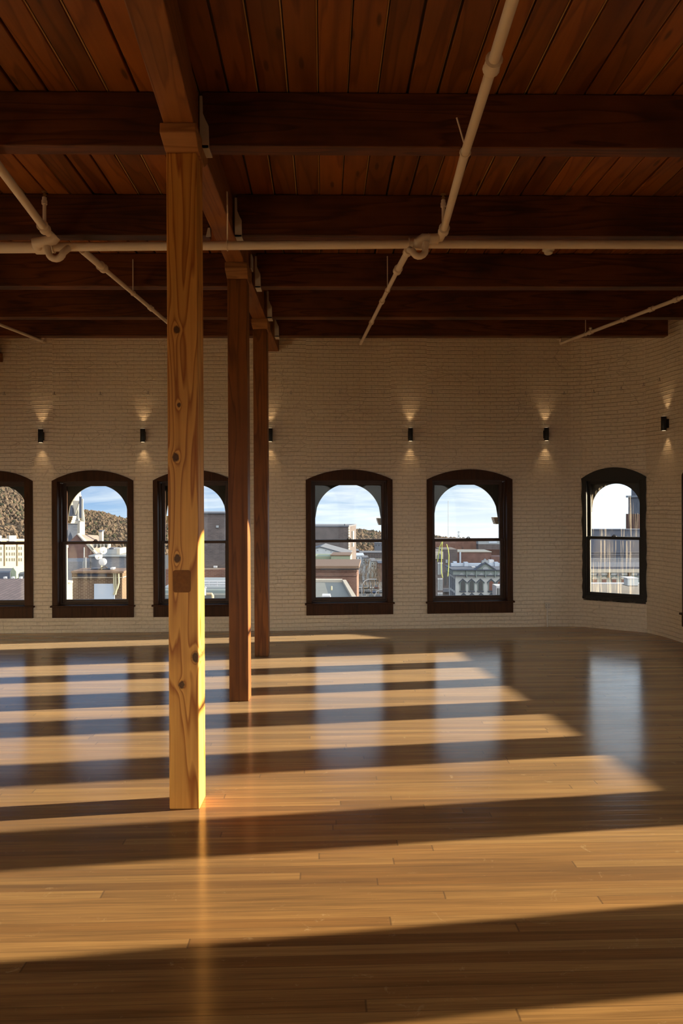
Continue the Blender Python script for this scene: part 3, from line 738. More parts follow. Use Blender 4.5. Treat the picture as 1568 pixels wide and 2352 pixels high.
# smoke detector
q = P(1259, 575, 6.10)
sdx = thing('smoke_detector', 'small white round smoke detector on the ceiling, upper right', 'smoke detector', (q.x, q.y, CEIL))
MB().lathe([(0.052, 0.0), (0.052, -0.022), (0.046, -0.028)], 24).build('base', M['white'], sdx, smooth=True)
MB().lathe([(0.038, -0.028), (0.036, -0.048), (0.026, -0.056), (0.004, -0.058)], 24).build('cover', M['white'], sdx, smooth=True)

# ------------------------------------------------------------------ wall sconces
def wall_pt(px, py):
    s = PB.hit(px, py); p, n, tg = PB.at(s)
    return P(px, py, p.y), n, tg
first = None
labs = ['far left sconce, above the church-view window', 'sconce between second window and nearest post', 'sconce partly hidden by the farthest post', 'sconce between the two windows right of the posts',
        'sconce between the white-facade window and the black-framed window', 'sconce nearest the right edge on the curved corner']
def spot(parent, z, up):
    l = bpy.data.lights.new('sconce_light', 'SPOT'); o = bpy.data.objects.new('sconce_light', l); COL.objects.link(o)
    l.energy = 2.6; l.color = (1.0, 0.62, 0.30); l.spot_size = math.radians(64); l.spot_blend = 0.9; l.shadow_soft_size = 0.012
    o.location = Vector((0, -0.052, z)) * K; o.rotation_euler = (math.pi if up else 0, 0, 0); o.parent = parent
for i, (px, py) in enumerate([(97, 1002), (330, 1001), (621, 1000), (941, 999), (1251.5, 998), (1533, 973)]):
    p, n, tg = wall_pt(px, py)
    rz = math.atan2(tg.y, tg.x)
    lab = 'black up-and-down cylinder ' + labs[i]
    if first is None:
        r = first = thing('wall_sconce', lab, 'wall lamp', p, rz, 'black sconces along the brick wall')
        H = 0.084
        MB().lathe([(0.029, -H), (0.0305, -H + 0.003), (0.0305, H - 0.003), (0.029, H)], 24, (0, -0.052, 0)).build('cylinder_body', M['black'], r, smooth=True)
        MB().box(-0.026, 0.026, -0.03, 0.006, -0.052, 0.052).build('mounting_box', M['black'], r, bevel=0.003)
        for sg in (-1, 1):
            a, b = sorted((sg * H, sg * (H + 0.003)))
            MB().lathe([(0.022, a), (0.022, b)], 20, (0, -0.052, 0)).build('lens', M['lamp'], r)
    else:
        r = copy_tree(first); r['label'] = lab; r.location = p * K; r.rotation_euler.z = rz
for r in [o for o in COL.objects if o.name.startswith('wall_sconce')]:
    spot(r, 0.092, True); spot(r, -0.092, False)

# ------------------------------------------------------------------ small iron hooks in a row, outlet
hk = None
for i, (px, py) in enumerate([(10, 905), (125, 905), (230, 905), (340, 904), (668, 903), (780, 902), (882, 902), (992, 902), (1100, 903), (1207, 904), (1295, 904), (1363, 900), (1426, 893), (1478, 884), (1515, 873)]):
    p, n, tg = wall_pt(px, py); rz = math.atan2(tg.y, tg.x)
    if hk is None:
        hk = r = MB().box(-0.004, 0.004, -0.012, 0.004, -0.01, 0.028).box(-0.016, 0.016, -0.02, 0.004, -0.014, -0.006).build('wall_hook', M['strap'], None, loc=p, rotz=rz)
    else:
        r = hk.copy(); COL.objects.link(r); r.location = p * K; r.rotation_euler.z = rz
    tag(r, 'tiny painted iron hook in the row high on the brick wall', 'hook', 'row of iron hooks above the sconces')
p, n, tg = wall_pt(1255, 1391); rz = math.atan2(tg.y, tg.x)
r = thing('wall_outlet', 'white surface outlet box with conduit down to the floor', 'outlet', (p.x, p.y, p.z), rz)
MB().box(-0.035, 0.035, -0.035, 0.004, -0.038, 0.038).build('outlet_box', M['white'], r, bevel=0.004)
mb = MB()
for x in (-0.016, 0.016):
    for z in (-0.018, 0.016): mb.box(x - 0.010, x + 0.010, -0.038, -0.034, z - 0.012, z + 0.012)
mb.build('socket', M['strap'], r)
MB().tube([(0.0, -0.014, -0.038), (0.0, -0.014, -p.z + 0.001)], 0.010, 8).build('conduit', M['white'], r)

#EXTERIOR#
# ------------------------------------------------------------------ the town outside
G = -24.0
XF[0] = 0.5
X_ = {}
X_['redbrick'] = brick_out('town_red_brick', (0.20, 0.095, 0.075), (0.26, 0.13, 0.10), (0.26, 0.21, 0.18))
X_['purplebrick'] = brick_out('church_hall_brick', (0.20, 0.11, 0.10), (0.25, 0.14, 0.125), (0.24, 0.18, 0.16))
X_['brownbrick'] = brick_out('brown_brick', (0.135, 0.118, 0.125), (0.18, 0.155, 0.16), (0.21, 0.19, 0.19))
X_['greybrick'] = brick_out('painted_grey_brick', (0.25, 0.28, 0.34), (0.29, 0.32, 0.38), (0.19, 0.21, 0.26), bw=0.5, rh=0.19, ms=0.02)
X_['penthouse'] = brick_out('tan_brick', (0.155, 0.095, 0.060), (0.20, 0.125, 0.080), (0.42, 0.34, 0.26), bw=0.21, rh=0.07, ms=0.008)
X_['stone'] = brick_out('grey_church_stone', (0.36, 0.38, 0.42), (0.44, 0.46, 0.50), (0.28, 0.30, 0.34), bw=0.9, rh=0.5, ms=0.03)
X_['stone_w'] = plain('pale_dressed_stone', (0.58, 0.54, 0.47), 0.85, 0.12, 1.2)
X_['cream'] = plain('cream_render', (0.66, 0.54, 0.36), 0.8, 0.08, 0.6)
X_['whitewall'] = plain('white_painted_wall', (0.64, 0.70, 0.74), 0.7, 0.06, 0.8)
X_['bluewhite'] = plain('white_roof_parapet', (0.60, 0.70, 0.86), 0.7, 0.08, 0.5)
X_['wrap'] = plain('white_building_wrap', (0.66, 0.74, 0.84), 0.6, 0.12, 1.4)
X_['greenclad'] = plain('pale_green_cladding', (0.36, 0.43, 0.32), 0.8, 0.16, 1.5)
X_['greygreen'] = plain('grey_green_trim', (0.26, 0.33, 0.34), 0.7, 0.12, 1.2)
X_['slate'] = plain('slate_roof', (0.15, 0.17, 0.22), 0.8, 0.2, 1.5)
X_['pinkslate'] = plain('pink_slate_roof', (0.34, 0.25, 0.22), 0.85, 0.14, 2.2)
X_['darkslab'] = plain('dark_blue_cladding', (0.075, 0.095, 0.15), 0.7, 0.15, 0.6)
X_['membrane'] = plain('grey_roof_membrane', (0.22, 0.245, 0.245), 0.8, 0.15, 0.9)
X_['gravel'] = plain('roof_gravel', (0.22, 0.205, 0.19), 0.95, 0.6, 9.0)
X_['dark'] = plain('dark_opening', (0.045, 0.05, 0.06), 0.5, 0.2, 2)
X_['winglass'] = plain('far_window_glass', (0.10, 0.11, 0.12), 0.15, 0.25, 1.0)
X_['redblind'] = plain('red_brown_blind', (0.22, 0.09, 0.07), 0.7, 0.1, 2)
X_['metal'] = plain('grey_sheet_metal', (0.36, 0.41, 0.46), 0.5, 0.08, 3)
X_['dish'] = plain('dish_white', (0.74, 0.76, 0.82), 0.5, 0.05, 3)
X_['copper'] = plain('brown_metal', (0.22, 0.13, 0.08), 0.6, 0.2, 3)
X_['yellow'] = plain('yellow_green_rope', (0.55, 0.62, 0.12), 0.7, 0.1, 3)
X_['conduit'] = plain('cream_conduit', (0.58, 0.55, 0.38), 0.6, 0.08, 3)
X_['asphalt'] = plain('asphalt', (0.085, 0.09, 0.10), 0.9, 0.3, 0.3)
X_['bark'] = plain('bare_bark', (0.13, 0.095, 0.07), 0.9, 0.2, 3)
def tile_mat():
    m, t = new_mat('clay_roof_tiles')
    oc = t.n('TexCoord').outputs['Object']
    bt = t.n('TexBrick', {'Vector': oc, 'Color1': (0.085, 0.062, 0.066, 1), 'Color2': (0.12, 0.086, 0.09, 1), 'Mortar': (0.035, 0.028, 0.032, 1), 'Scale': 1.0, 'Mortar Size': 0.03, 'Brick Width': 0.34, 'Row Height': 0.42})
    bt.offset = 0.0
    finish(t, t.n('BsdfPrincipled', {'Base Color': bt.outputs[0], 'Roughness': 0.8})); return m
X_['tile'] = tile_mat()
def wood_hill():
    m, t = new_mat('bare_woodland')
    oc = t.n('TexCoord').outputs['Object']
    n1 = t.noise(t.mapping(oc, (1, 1, 0.35)), 0.9, 6.0, 0.75); n2 = t.noise(oc, 0.030, 4.0, 0.6)
    c = t.ramp(n1, [(0.30, (0.075, 0.062, 0.052)), (0.5, (0.15, 0.125, 0.103)), (0.72, (0.24, 0.205, 0.17))])
    c = t.mix(1.0, c, t.ramp(n2, [(0.35, (0.75, 0.72, 0.70)), (0.65, (1.2, 1.1, 1.0))]), 'MULTIPLY')
    rnd = t.n('NewGeometry').outputs['Random Per Island']
    c = t.mix(t.n('MapRange', {0: rnd, 1: 0.86, 2: 0.90, 3: 0.0, 4: 0.8}).outputs[0], c, (0.055, 0.065, 0.045, 1))
    d = t.n('BsdfDiffuse', {'Color': c}); tl = t.n('BsdfTranslucent', {'Color': c})
    mx = t.n('MixShader', {0: 0.5}); t.t.links.new(d.outputs[0], mx.inputs[1]); t.t.links.new(tl.outputs[0], mx.inputs[2])
    finish(t, mx); return m
X_['woods'] = wood_hill()

class Ext:
    """a building whose front plane passes through picture column px0 at distance Y0, turned by yaw th"""
    def __init__(s, name, label, cat, px0, Y0, th=0.0, group=None, base=G):
        s.Q = Vector((P(px0, HY, Y0).x, Y0)); s.th = th; s.base = base
        s.tg = Vector((math.cos(th), math.sin(th))); s.nm = Vector((math.sin(th), -math.cos(th)))
        s.o = thing(name, label, cat, (s.Q.x, s.Q.y, base), th, group, 'thing')
    def pt(s, px, py, push=0.0):
        d = P(px, py, 1.0); d = Vector((d.x, d.y)); z1 = P(px, py, 1.0).z - EYE
        q = s.Q + s.nm * push
        tt = q.dot(s.nm) / d.dot(s.nm)
        w_ = d * tt - s.Q
        return Vector((w_.dot(s.tg), -w_.dot(s.nm), EYE + z1 * tt - s.base))
    def poly(s, part, mat, pts, depth, push=0.0, parent=None, to_ground=False):
        v = [s.pt(x, y, push) for x, y in pts]
        if to_ground:
            for p in v[-2:]: p.z = 0.0
        return MB().prism(v, (0, depth, 0)).build(part, X_.get(mat) or M[mat], parent or s.o)
    def rect(s, part, mat, x0, x1, y0, y1, depth, push=0.0, parent=None, to_ground=False):
        return s.poly(part, mat, [(x0, y0), (x1, y0), (x1, y1), (x0, y1)], depth, push, parent, to_ground)
    def tube(s, part, mat, pts, r, push=0.0, parent=None):
        return MB().tube([s.pt(x, y, push) for x, y in pts], r, 8).build(part, X_.get(mat) or M[mat], parent or s.o)

tag(MB().box(-300, 300, 14, 372, G - 1, G).build('ground', X_['asphalt']), 'dark asphalt ground of the town far below the windows', 'ground', kind='structure')

# wooded hill
RG = [(-500, 1040), (-100, 1075), (0, 1092), (100, 1135), (194, 1171), (215, 1173), (240, 1176), (262, 1184), (286, 1189), (400, 1194), (520, 1204), (700, 1210), (805, 1213), (830, 1215), (860, 1219), (885, 1223), (1003, 1229), (1040, 1233), (1075, 1237), (1200, 1243), (1700, 1250)]
def ridge(px):
    for (a, ya), (b, yb) in zip(RG, RG[1:]):
        if a <= px <= b: return ya + (yb - ya) * (px - a) / (b - a)
    return RG[0][1] if px < RG[0][0] else RG[-1][1]
def hill_pt(px, u):
    Y0, Y1 = 365.0, 620.0; Y = Y0 + (Y1 - Y0) * u; top = P(px, ridge(px) + 7, Y1).z
    return Vector((P(px, HY, Y).x, Y, G + (top - G) * (math.sin(u * math.pi / 2) ** 1.3)))
mb = MB(); cols = list(range(-500, 1701, 20)); NR = 14
for px in cols:
    for k in range(NR + 1):
        q = hill_pt(px, k / NR); mb.v.append((q.x, q.y, q.z + noise.noise(Vector((q.x, q.y, 0)) * 0.02) * 3))
for i in range(len(cols) - 1):
    for k in range(NR):
        a = i * (NR + 1) + k; mb.f.append((a, a + NR + 1, a + NR + 2, a + 1))
tag(mb.build('hill', X_['woods'], smooth=True), 'long brown winter hillside beyond the town', 'hill', kind='structure')
mb = MB()
ico = []
ph = (1 + 5 ** .5) / 2
iv = [Vector(p).normalized() for p in [(-1, ph, 0), (1, ph, 0), (-1, -ph, 0), (1, -ph, 0), (0, -1, ph), (0, 1, ph), (0, -1, -ph), (0, 1, -ph), (ph, 0, -1), (ph, 0, 1), (-ph, 0, -1), (-ph, 0, 1)]]
ifc = [(0, 11, 5), (0, 5, 1), (0, 1, 7), (0, 7, 10), (0, 10, 11), (1, 5, 9), (5, 11, 4), (11, 10, 2), (10, 7, 6), (7, 1, 8), (3, 9, 4), (3, 4, 2), (3, 2, 6), (3, 6, 8), (3, 8, 9), (4, 9, 5), (2, 4, 11), (6, 2, 10), (8, 6, 7), (9, 8, 1)]
def subdiv(vs, fs):
    vs = list(vs); out = []; c = {}
    def m_(a, b):
        k = (min(a, b), max(a, b))
        if k not in c: c[k] = len(vs); vs.append(((vs[a] + vs[b]) / 2).normalized())
        return c[k]
    for a, b, d in fs:
        x, y, z = m_(a, b), m_(b, d), m_(d, a); out += [(a, x, z), (b, y, x), (d, z, y), (x, y, z)]
    return vs, out
for lo, hi, nn in ((-40, 75, 2600), (120, 300, 3400), (365, 395, 400), (460, 530, 200), (790, 900, 2000), (985, 1085, 900)):
    for _ in range(nn):
        px = random.uniform(lo, hi); u = random.random() ** 0.75 if random.random() < .75 else random.uniform(0.93, 1.0)
        q = hill_pt(px, u); rx = random.uniform(0.6, 1.5); rz = rx * random.uniform(0.9, 1.7); b = len(mb.v)
        for v in iv:
            j = 1 + 0.38 * noise.noise(v * 2.2 + q * 0.7) + random.uniform(-.35, .45)
            mb.v.append((q.x + v.x * rx * j, q.y + v.y * rx * j, q.z + rz * 0.4 + v.z * rz * j))
        mb.f += [tuple(b + i for i in f) for f in ifc]
tag(mb.build('woodland', X_['woods']), 'leafless brown woodland covering the hillside', 'trees', kind='stuff')

def bare_tree(label, px, py_top, py_base, Y, spread=0.32, seed=1, group='bare street trees'):
    rnd = random.Random(seed)
    b = P(px, py_base, Y); H = P(px, py_top, Y).z - b.z
    mb = MB()
    def br(p, d, L, r, lev):
        q = p + d * L; mb.tube([p, p + d * L * .5 + Vector((rnd.uniform(-1, 1), rnd.uniform(-1, 1), 0)) * L * .04, q], [r, r * .8, r * .6], 5, cap=False)
        if lev == 0: return
        for _ in range(3 if lev > 1 else 4):
            nd = (d + Vector((rnd.uniform(-1, 1), rnd.uniform(-1, 1), rnd.uniform(-.1, .6))) * (spread * 2.2)).normalized()
            br(p + d * L * rnd.uniform(.55, 1), nd, L * rnd.uniform(.55, .75), r * .55, lev - 1)
    br(Vector((0, 0, 0)), Vector((0, 0, 1)), H * .42, H * .022, 4)
    o = mb.build('bare_tree', X_['bark'], None, loc=b)
    return tag(o, label, 'tree', group, 'thing')

# --- seen through the first window
e = Ext('apartment_building', 'sunlit cream apartment block under the hillside, in the far left window', 'building', -30, 190, 1.0)
e.rect('wall', 'cream', -30, 62, 1240, 1300, 12, to_ground=True)
e.rect('cornice', 'stone_w', -32, 63, 1238, 1242, 12.5, 0.4)
for a, b in ((-14, 4), (21, 38)): e.rect('parapet', 'stone_w', a, b, 1230, 1243, 1.2, 0.5)
for y in (1256, 1269, 1282):
    for x in (-6, 3, 16, 22.5, 28.5, 33.5, 44.5, 49.5): e.rect('window', 'winglass', x - 1.2, x + 1.2, y, y + 7, 0.3, 0.1)
for x in (11.5, 40.5): e.rect('pilaster', 'copper', x - 0.8, x + 0.8, 1249, 1300, 0.4, 0.25)
e = Ext('slate_house', 'blue slate-roofed house with pale gabled dormer, in the far left window', 'building', 20, 85, 0.1)
e.rect('wall', 'slate', -70, 58, 1318, 1336, 8, to_ground=True)
v = [e.pt(-70, 1319), e.pt(58, 1319), e.pt(58, 1298), e.pt(-70, 1298)]
v[2].y += 5; v[3].y += 5
for i in (2, 3): v[i].z = e.pt(50, 1298).z - 1.2
MB().prism(v, (0, 0.4, 0.2)).build('roof', X_['slate'], e.o)
e.poly('dormer', 'greenclad', [(23.5, 1313), (30, 1303), (37, 1313), (37, 1329), (23.5, 1329)], 4, 0.8)
e.rect('dark_wall', 'darkslab', -70, 23, 1315, 1330, 0.5, 1.0)
e = Ext('tiled_roof', 'purple-brown tiled roof filling the bottom of the far left window', 'roof', 20, 40, 0.0, base=EYE - 8)
a0, a1 = P(-80, 1329, 40), P(75, 1329, 40); b0, b1 = P(-120, 1400, 33), P(100, 1400, 33)
og = Vector(e.o.location) / K
MB().prism([a0 - og, a1 - og, b1 - og, b0 - og], (0, 0.1, -0.4)).build('tile_slope', X_['tile'], e.o)
for x in (10, 28, 46): MB().box(-0.06, 0.06, 0, 0.2, -0.05, 0.10).build('snow_guard', X_['dish'], e.o, loc=P(x, 1329, 40) - og)
# the block under the tiled roof
MB().prism([Vector((a0.x, 40, -20)) - og, Vector((a1.x, 40, -20)) - og, a1 - og - Vector((0, 0, .4)), a0 - og - Vector((0, 0, .4))], (0, 3, 0)).build('wall', X_['purplebrick'], e.o)

# --- seen through the second window
e = Ext('church_tower', 'grey stone church tower with spire and sunlit buttress, in the second window', 'tower', 160, 170, 0.10)
e.rect('tower_body', 'stone', 96, 183, 1201, 1300, 1.6, to_ground=True)
e.rect('belfry', 'stone', 100, 180, 1160, 1202, 1.2, -0.3)
e.rect('belt_course', 'stone_w', 95, 184, 1196, 1203, 2.0, 0.3)
for x0, x1, ya, yb in ((154, 167, 1158, 1199), (130, 143, 1158, 1199), (157, 166, 1222, 1244)):
    xm = (x0 + x1) / 2
    e.poly('lancet_window', 'darkslab', [(x0, yb), (x0, ya + 10), (xm, ya), (x1, ya + 10), (x1, yb)], 0.5, 0.02)
c = e.pt(146, 1182); r0 = (e.pt(183, 1182) - c).length * 0.97; top = e.pt(150, 930).z
mb = MB().lathe([(r0, c.z), (r0 * 0.02, top)], 8, (c.x, 4.2, 0)); sp_ = mb.build('spire', X_['stone_w'], e.o)
e.poly('broach', 'stone_w', [(166, 1150), (182, 1150), (172, 1182)], 1.0, 0.6)
b = Ext.__new__(Ext); b.__dict__.update(e.__dict__)
for x0, x1, ya, yb, mt in ((181.5, 187, 1140, 1190, 'darkslab'), (187, 190.5, 1146, 1197, 'stone_w')):
    e.rect('pinnacle', mt, x0, x1, ya, yb, 0.5, 0.6)
for x, ya, yb, r in ((179.5, 1163, 1192, 3.2), (193, 1170, 1198, 2.2), (184, 1131, 1141, 1.2)):
    c0 = e.pt(x, yb, 0.9); rr = abs((e.pt(x + r, yb, 0.9) - c0).x)
    MB().lathe([(rr, c0.z), (rr * .06, e.pt(x, ya, 0.9).z)], 6, (c0.x, c0.y, 0)).build('finial', X_['stone_w'], e.o)
q = Ext('x', 'x', 'x', 183, 169.4, 0.85)
o = q.rect('buttress', 'stone_w', 183, 195, 1196, 1300, 2, to_ground=True); wm = q.o.matrix_basis.copy()
o.parent = e.o; bpy.context.view_layer.update(); o.matrix_basis = e.o.matrix_basis.inverted() @ wm
bpy.data.objects.remove(q.o)
e = Ext('church_hall', 'brick gabled church hall with pinkish slate roof, in the second window', 'building', 177, 125, 0.10)
e.poly('gable_wall', 'purplebrick', [(177, 1227), (219, 1273), (219, 1296), (130, 1296), (130, 1272)], 2, to_ground=False)
e.rect('lower_wall', 'purplebrick', 130, 219, 1290, 1330, 2, to_ground=True)
e.poly('coping', 'stone_w', [(175.5, 1226), (178.5, 1225.5), (221, 1272), (218.5, 1274.5)], 1.4, 0.5)
og = Vector(e.o.location) / K
rot = Matrix.Rotation(-0.10, 3, 'Z')
rp = [P(178, 1227.5, 126), P(224, 1229.5, 140), P(262, 1266, 132), P(220, 1273, 125.5)]
MB().prism([rot @ (p - og) for p in rp], (0.2, 0.5, -0.6)).build('roof', X_['pinkslate'], e.o)
e.rect('chimney', 'stone_w', 227, 234, 1220, 1250, 1.4, -6); e.rect('chimney_cap', 'darkslab', 226, 235, 1218, 1221, 1.8, -5.8)
for x in (211, 220, 228, 236, 244):
    MB().prism([rot @ (P(x + a, y, 124) - og) for a, y in ((0, 1249), (5, 1250), (4, 1259))], (0, 2, 0)).build('roof_vent', X_['stone_w'], e.o)
e = Ext('grey_brick_building', 'low building of blue-grey painted brick behind the dishes, in the second window', 'building', 200, 75, 0.06)
e.rect('wall', 'greybrick', 204, 300, 1278, 1330, 5, to_ground=True); e.rect('lower_block', 'greybrick', 120, 206, 1290, 1330, 5, 0.3, to_ground=True)
e.rect('coping', 'metal', 203, 301, 1276, 1279, 5.4, 0.2)
for x, y in ((193, 1257), (197, 1280), (190, 1290)): e.tube('vent_pipe', 'metal', [(x, y), (x, 1312)], 0.05, 1.0)
e = Ext('rooftop_unit', 'large grey rooftop air unit with white end panel, beside the satellite dishes', 'air conditioner', 250, 76.5, 0.06, base=P(250, 1273, 76.5).z)
e.rect('casing', 'metal', 244, 268, 1261, 1273, 3); e.rect('end_panel', 'stone_w', 268, 275, 1260, 1273, 3, 0.1); e.rect('cowl', 'darkslab', 250, 261, 1258.5, 1262, 1.5)
e = Ext('brick_penthouse', 'tan brick rooftop penthouse with white panel door, lower part of the second window', 'building', 166, 25, 0.05, base=-8)
e.rect('wall', 'penthouse', 166, 280, 1327, 1400, 0.8, to_ground=True)
e.rect('frieze', 'penthouse', 165, 281, 1316, 1328, 0.85, 0.05)
e.rect('string_course', 'stone_w', 165, 282, 1326, 1327.5, 0.95, 0.08)
e.rect('coping', 'copper', 163, 284, 1312, 1316.5, 1.3, 0.25)
e.rect('panel_door', 'bluewhite', 216, 263, 1341, 1400, 0.06, 0.05)
e.rect('painted_shadow', 'darkslab', 178, 245, 1317.5, 1324, 0.05, 0.06)  # dark strip painting in the shade under the coping
for x in (261.5, 266): e.tube('conduit', 'conduit', [(x, 1316), (x, 1340), (x + 1, 1350), (x + 2 - (x - 261) * .3, 1358), (x - 1, 1366)], 0.030, 0.12)
e.tube('conduit', 'conduit', [(272, 1316), (273, 1338), (270, 1350), (265, 1360)], 0.030, 0.12)
e = Ext('satellite_mast', 'rooftop mast carrying two round dishes and a drum antenna, in the second window', 'antenna', 233, 25.3, 0.05, base=P(233, 1312, 24.75).z)
e.tube('mast', 'conduit', [(233, 1308), (233, 1262)], 0.025); e.rect('base_beam', 'darkslab', 208, 256, 1305.5, 1308.2, 0.4); e.rect('base_block', 'dish', 253, 260, 1304, 1308.2, 0.3, 0.1)
e.tube('strut', 'darkmetal', [(229, 1307), (236, 1303), (243, 1302), (247, 1305)], 0.022, 0.05)
for x, y, r, hx, hz in ((237, 1264.5, 8.6, 0.55, 0.15), (226.5, 1277.5, 8.6, 0.35, -0.05)):
    c = e.pt(x, y, 0.25); R0 = r * 24.5 / F
    nrm = Vector((hx, -0.85, hz)).normalized(); rotm = nrm.to_track_quat('Z', 'Y').to_matrix()
    prof = [(R0 * k / 8, -0.10 * (1 - (k / 8) ** 2) * R0 * 4) for k in range(1, 9)]
    m = MB().lathe(prof + [(R0 * 1.0, 0.02), (R0 * .97, 0.03)] , 20)
    m.v = [tuple(c + rotm @ Vector(p)) for p in m.v]; d = m.build('dish', X_['dish'], e.o, smooth=True)
    m = MB().tube([c + rotm @ Vector((0, -R0 * .7, 0.0)), c + rotm @ Vector((0, 0, R0 * 0.8))], 0.012, 6); m.build('feed_horn', X_['conduit'], d)
c = e.pt(236, 1290.5, 0.2)
MB().lathe([(0.11, -0.08), (0.128, -0.07), (0.128, 0.07), (0.11, 0.08)], 20, c, 'Y').build('drum', X_['dish'], e.o, smooth=True)
e = Ext('stone_pier', 'tall sunlit white pier just outside the second window, at its left edge', 'pier', 150, 13, 0.9, base=-10)
e.rect('shaft', 'stone_w', 143, 155.5, 1257, 1330, 0.3, to_ground=True); e.rect('cap', 'stone_w', 142, 157, 1252, 1258, 0.4, 0.03)
e = Ext('clapboard_wall', 'sunlit white clapboard wall at the lower left of the second window', 'wall section', 158, 15, 0.8, base=-10)
e.rect('boards', 'stone_w', 151, 166.5, 1338, 1400, 0.3, to_ground=True); e.rect('ledge', 'stone_w', 150, 167.5, 1333.5, 1338.5, 0.4, 0.06)
e.rect('brick_strip', 'penthouse', 143, 151, 1328, 1400, 0.2, 0.02, to_ground=True)

# --- seen through the third window
e = Ext('dark_brick_block', 'tall dark brick block seen between the first and second posts', 'building', 480, 60, 0.08)
e.rect('wall', 'brownbrick', 395, 575, 1178, 1320, 10, to_ground=True); e.rect('coping', 'slate', 394, 576, 1176.5, 1179.5, 10.4, 0.2)
e.rect('louvre', 'metal', 496, 502, 1207, 1212, 0.2, 0.1); e.rect('lamp_box', 'dish', 490, 498, 1300, 1304, 0.3, 0.4); e.rect('red_flashing', 'copper', 395, 560, 1305, 1307, 0.5, 0.3)
e = Ext('tan_brick_annex', 'low tan brick annex at the foot of the dark brick block', 'building', 480, 52, 0.08)
e.rect('wall', 'redbrick', 380, 560, 1308, 1345, 1.2, to_ground=True)
e = Ext('roof_railing', 'pale pipe railing on a flat roof, low in the third window', 'railing', 480, 36.6, 0.05, base=P(480, 1348.6, 36).z)
for y in (1335.5, 1341, 1346.5): e.tube('rail', 'dish', [(395, y), (545, y)], 0.045)
for x in range(404, 546, 19): e.tube('baluster', 'dish', [(x, 1335), (x, 1347.5)], 0.04)
e = Ext('green_roof_ledge', 'stepped grey-green roof ledge below the pipe railing', 'roof', 480, 36, 0.05)
e.rect('upper_step', 'metal', 375, 560, 1349, 1356, 5); e.rect('middle_step', 'greygreen', 375, 560, 1356, 1367, 5, 0.6); e.rect('lower_step', 'membrane', 375, 560, 1366, 1400, 6, 1.2, to_ground=True)
e.tube('white_vent', 'dish', [(470, 1367), (470, 1351), (473, 1349)], 0.06, 1.4); e.tube('orange_vent', 'cream', [(474, 1364.5), (486, 1364.5), (488, 1368), (488, 1380)], 0.07, 1.6)

# --- seen through the fourth window
e = Ext('brick_warehouse', 'big flat-topped brick warehouse with pale quoins, in the window right of the posts', 'building', 760, 115, -0.16)
e.rect('wall', 'brownbrick', 660, 800, 1209, 1300, 9, to_ground=True); e.rect('coping', 'slate', 659, 801, 1207, 1210, 9.3, 0.2)
for k in range(11): e.rect('quoin', 'stone_w', 799.3, 800.8, 1211 + k * 6, 1214.5 + k * 6, 0.9, 0.15)
e.tube('vent_pole', 'darkslab', [(792, 1208), (792, 1203.5)], 0.12)
for k, (a, b) in enumerate(((1220, 1240), (1247, 1256))): e.rect('balcony', 'stone_w', 803, 810, a, b, 1.6, -3.5)
e = Ext('wrapped_gable', 'gabled annex in white building wrap in front of the brick warehouse', 'building', 740, 80, -0.08)
e.poly('gable', 'wrap', [(690, 1268), (735, 1256), (800, 1273.5), (800, 1282), (690, 1282)], 6); e.poly('roof_edge', 'slate', [(690, 1267), (735, 1254.8), (801, 1272.8), (801, 1274.5), (735, 1257), (690, 1269)], 6.2, 0.15)
for x, y in ((728, 1264), (747, 1264), (759, 1267), (771, 1270), (751, 1275), (731, 1272), (783, 1273)): e.rect('tape_mark', 'slate', x, x + 2, y, y + 1.4, 0.05, 0.03)
e = Ext('green_clad_block', 'pale green clad roof block in two stepped boxes, below the wrapped gable', 'building', 760, 72, -0.06)
e.rect('low_box', 'greenclad', 690, 762, 1278, 1310, 4, to_ground=True); e.rect('tall_box', 'greenclad', 760, 804, 1276, 1296, 4, 1.0); e.rect('box_lip', 'copper', 758, 805, 1274.5, 1276.5, 4.2, 1.1); e.rect('vent_box', 'metal', 742, 761, 1289.5, 1302, 1.2, 2.0)
e = Ext('cornice_brick_building', 'pinkish brick building with brown cornice beside the street', 'building', 760, 62, -0.05)
e.rect('wall', 'redbrick', 680, 819, 1305, 1400, 7, to_ground=True); e.rect('cornice', 'copper', 678, 824, 1300, 1306, 7.8, 0.4); e.rect('string_course', 'redbrick', 679, 820.5, 1311, 1313, 7.2, 0.15); e.rect('lower_string', 'redbrick', 679, 820, 1322, 1323.2, 7.2, 0.1)
og = Vector(e.o.location) / K
rr2 = Matrix.Rotation(0.05, 3, 'Z')
MB().prism([rr2 @ (p - og) for p in (P(735, 1301, 61.8), P(824, 1301, 61.8), P(806, 1294, 68), P(757, 1294, 68))], (0, 0.1, -0.3)).build('roof', X_['slate'], e.o)
e.rect('window', 'dark', 790, 801, 1337, 1353, 0.3, 0.05); e.rect('window_frame', 'stone_w', 789, 792, 1338, 1344, 0.3, 0.1)
zr = EYE - (1337 - HY) * 27.0 / F
def on_z(px, py, z):
    d = P(px, py, 1.0); return d * ((z - EYE) / (d.z - EYE)) if False else Vector((d.x * (EYE - z) / (EYE - d.z), (EYE - z) / (EYE - d.z), z))
e = Ext('flat_roof', 'near flat grey membrane roof with white edge, lowest in the window right of the posts', 'roof', 760, 27, 0.0, base=-10)
og = Vector(e.o.location) / K
cs = [on_z(660, 1337, zr), on_z(786, 1337.5, zr), on_z(812, 1385, zr), on_z(650, 1385, zr)]
MB().prism([p - og for p in cs], (0, 0, -0.4)).build('membrane', X_['membrane'], e.o)
MB().prism([p - og for p in (cs[0], cs[1], cs[1] + Vector((0, .35, 0)), cs[0] + Vector((0, .35, 0)))], (0, 0, 0.10)).build('parapet', X_['stone_w'], e.o)
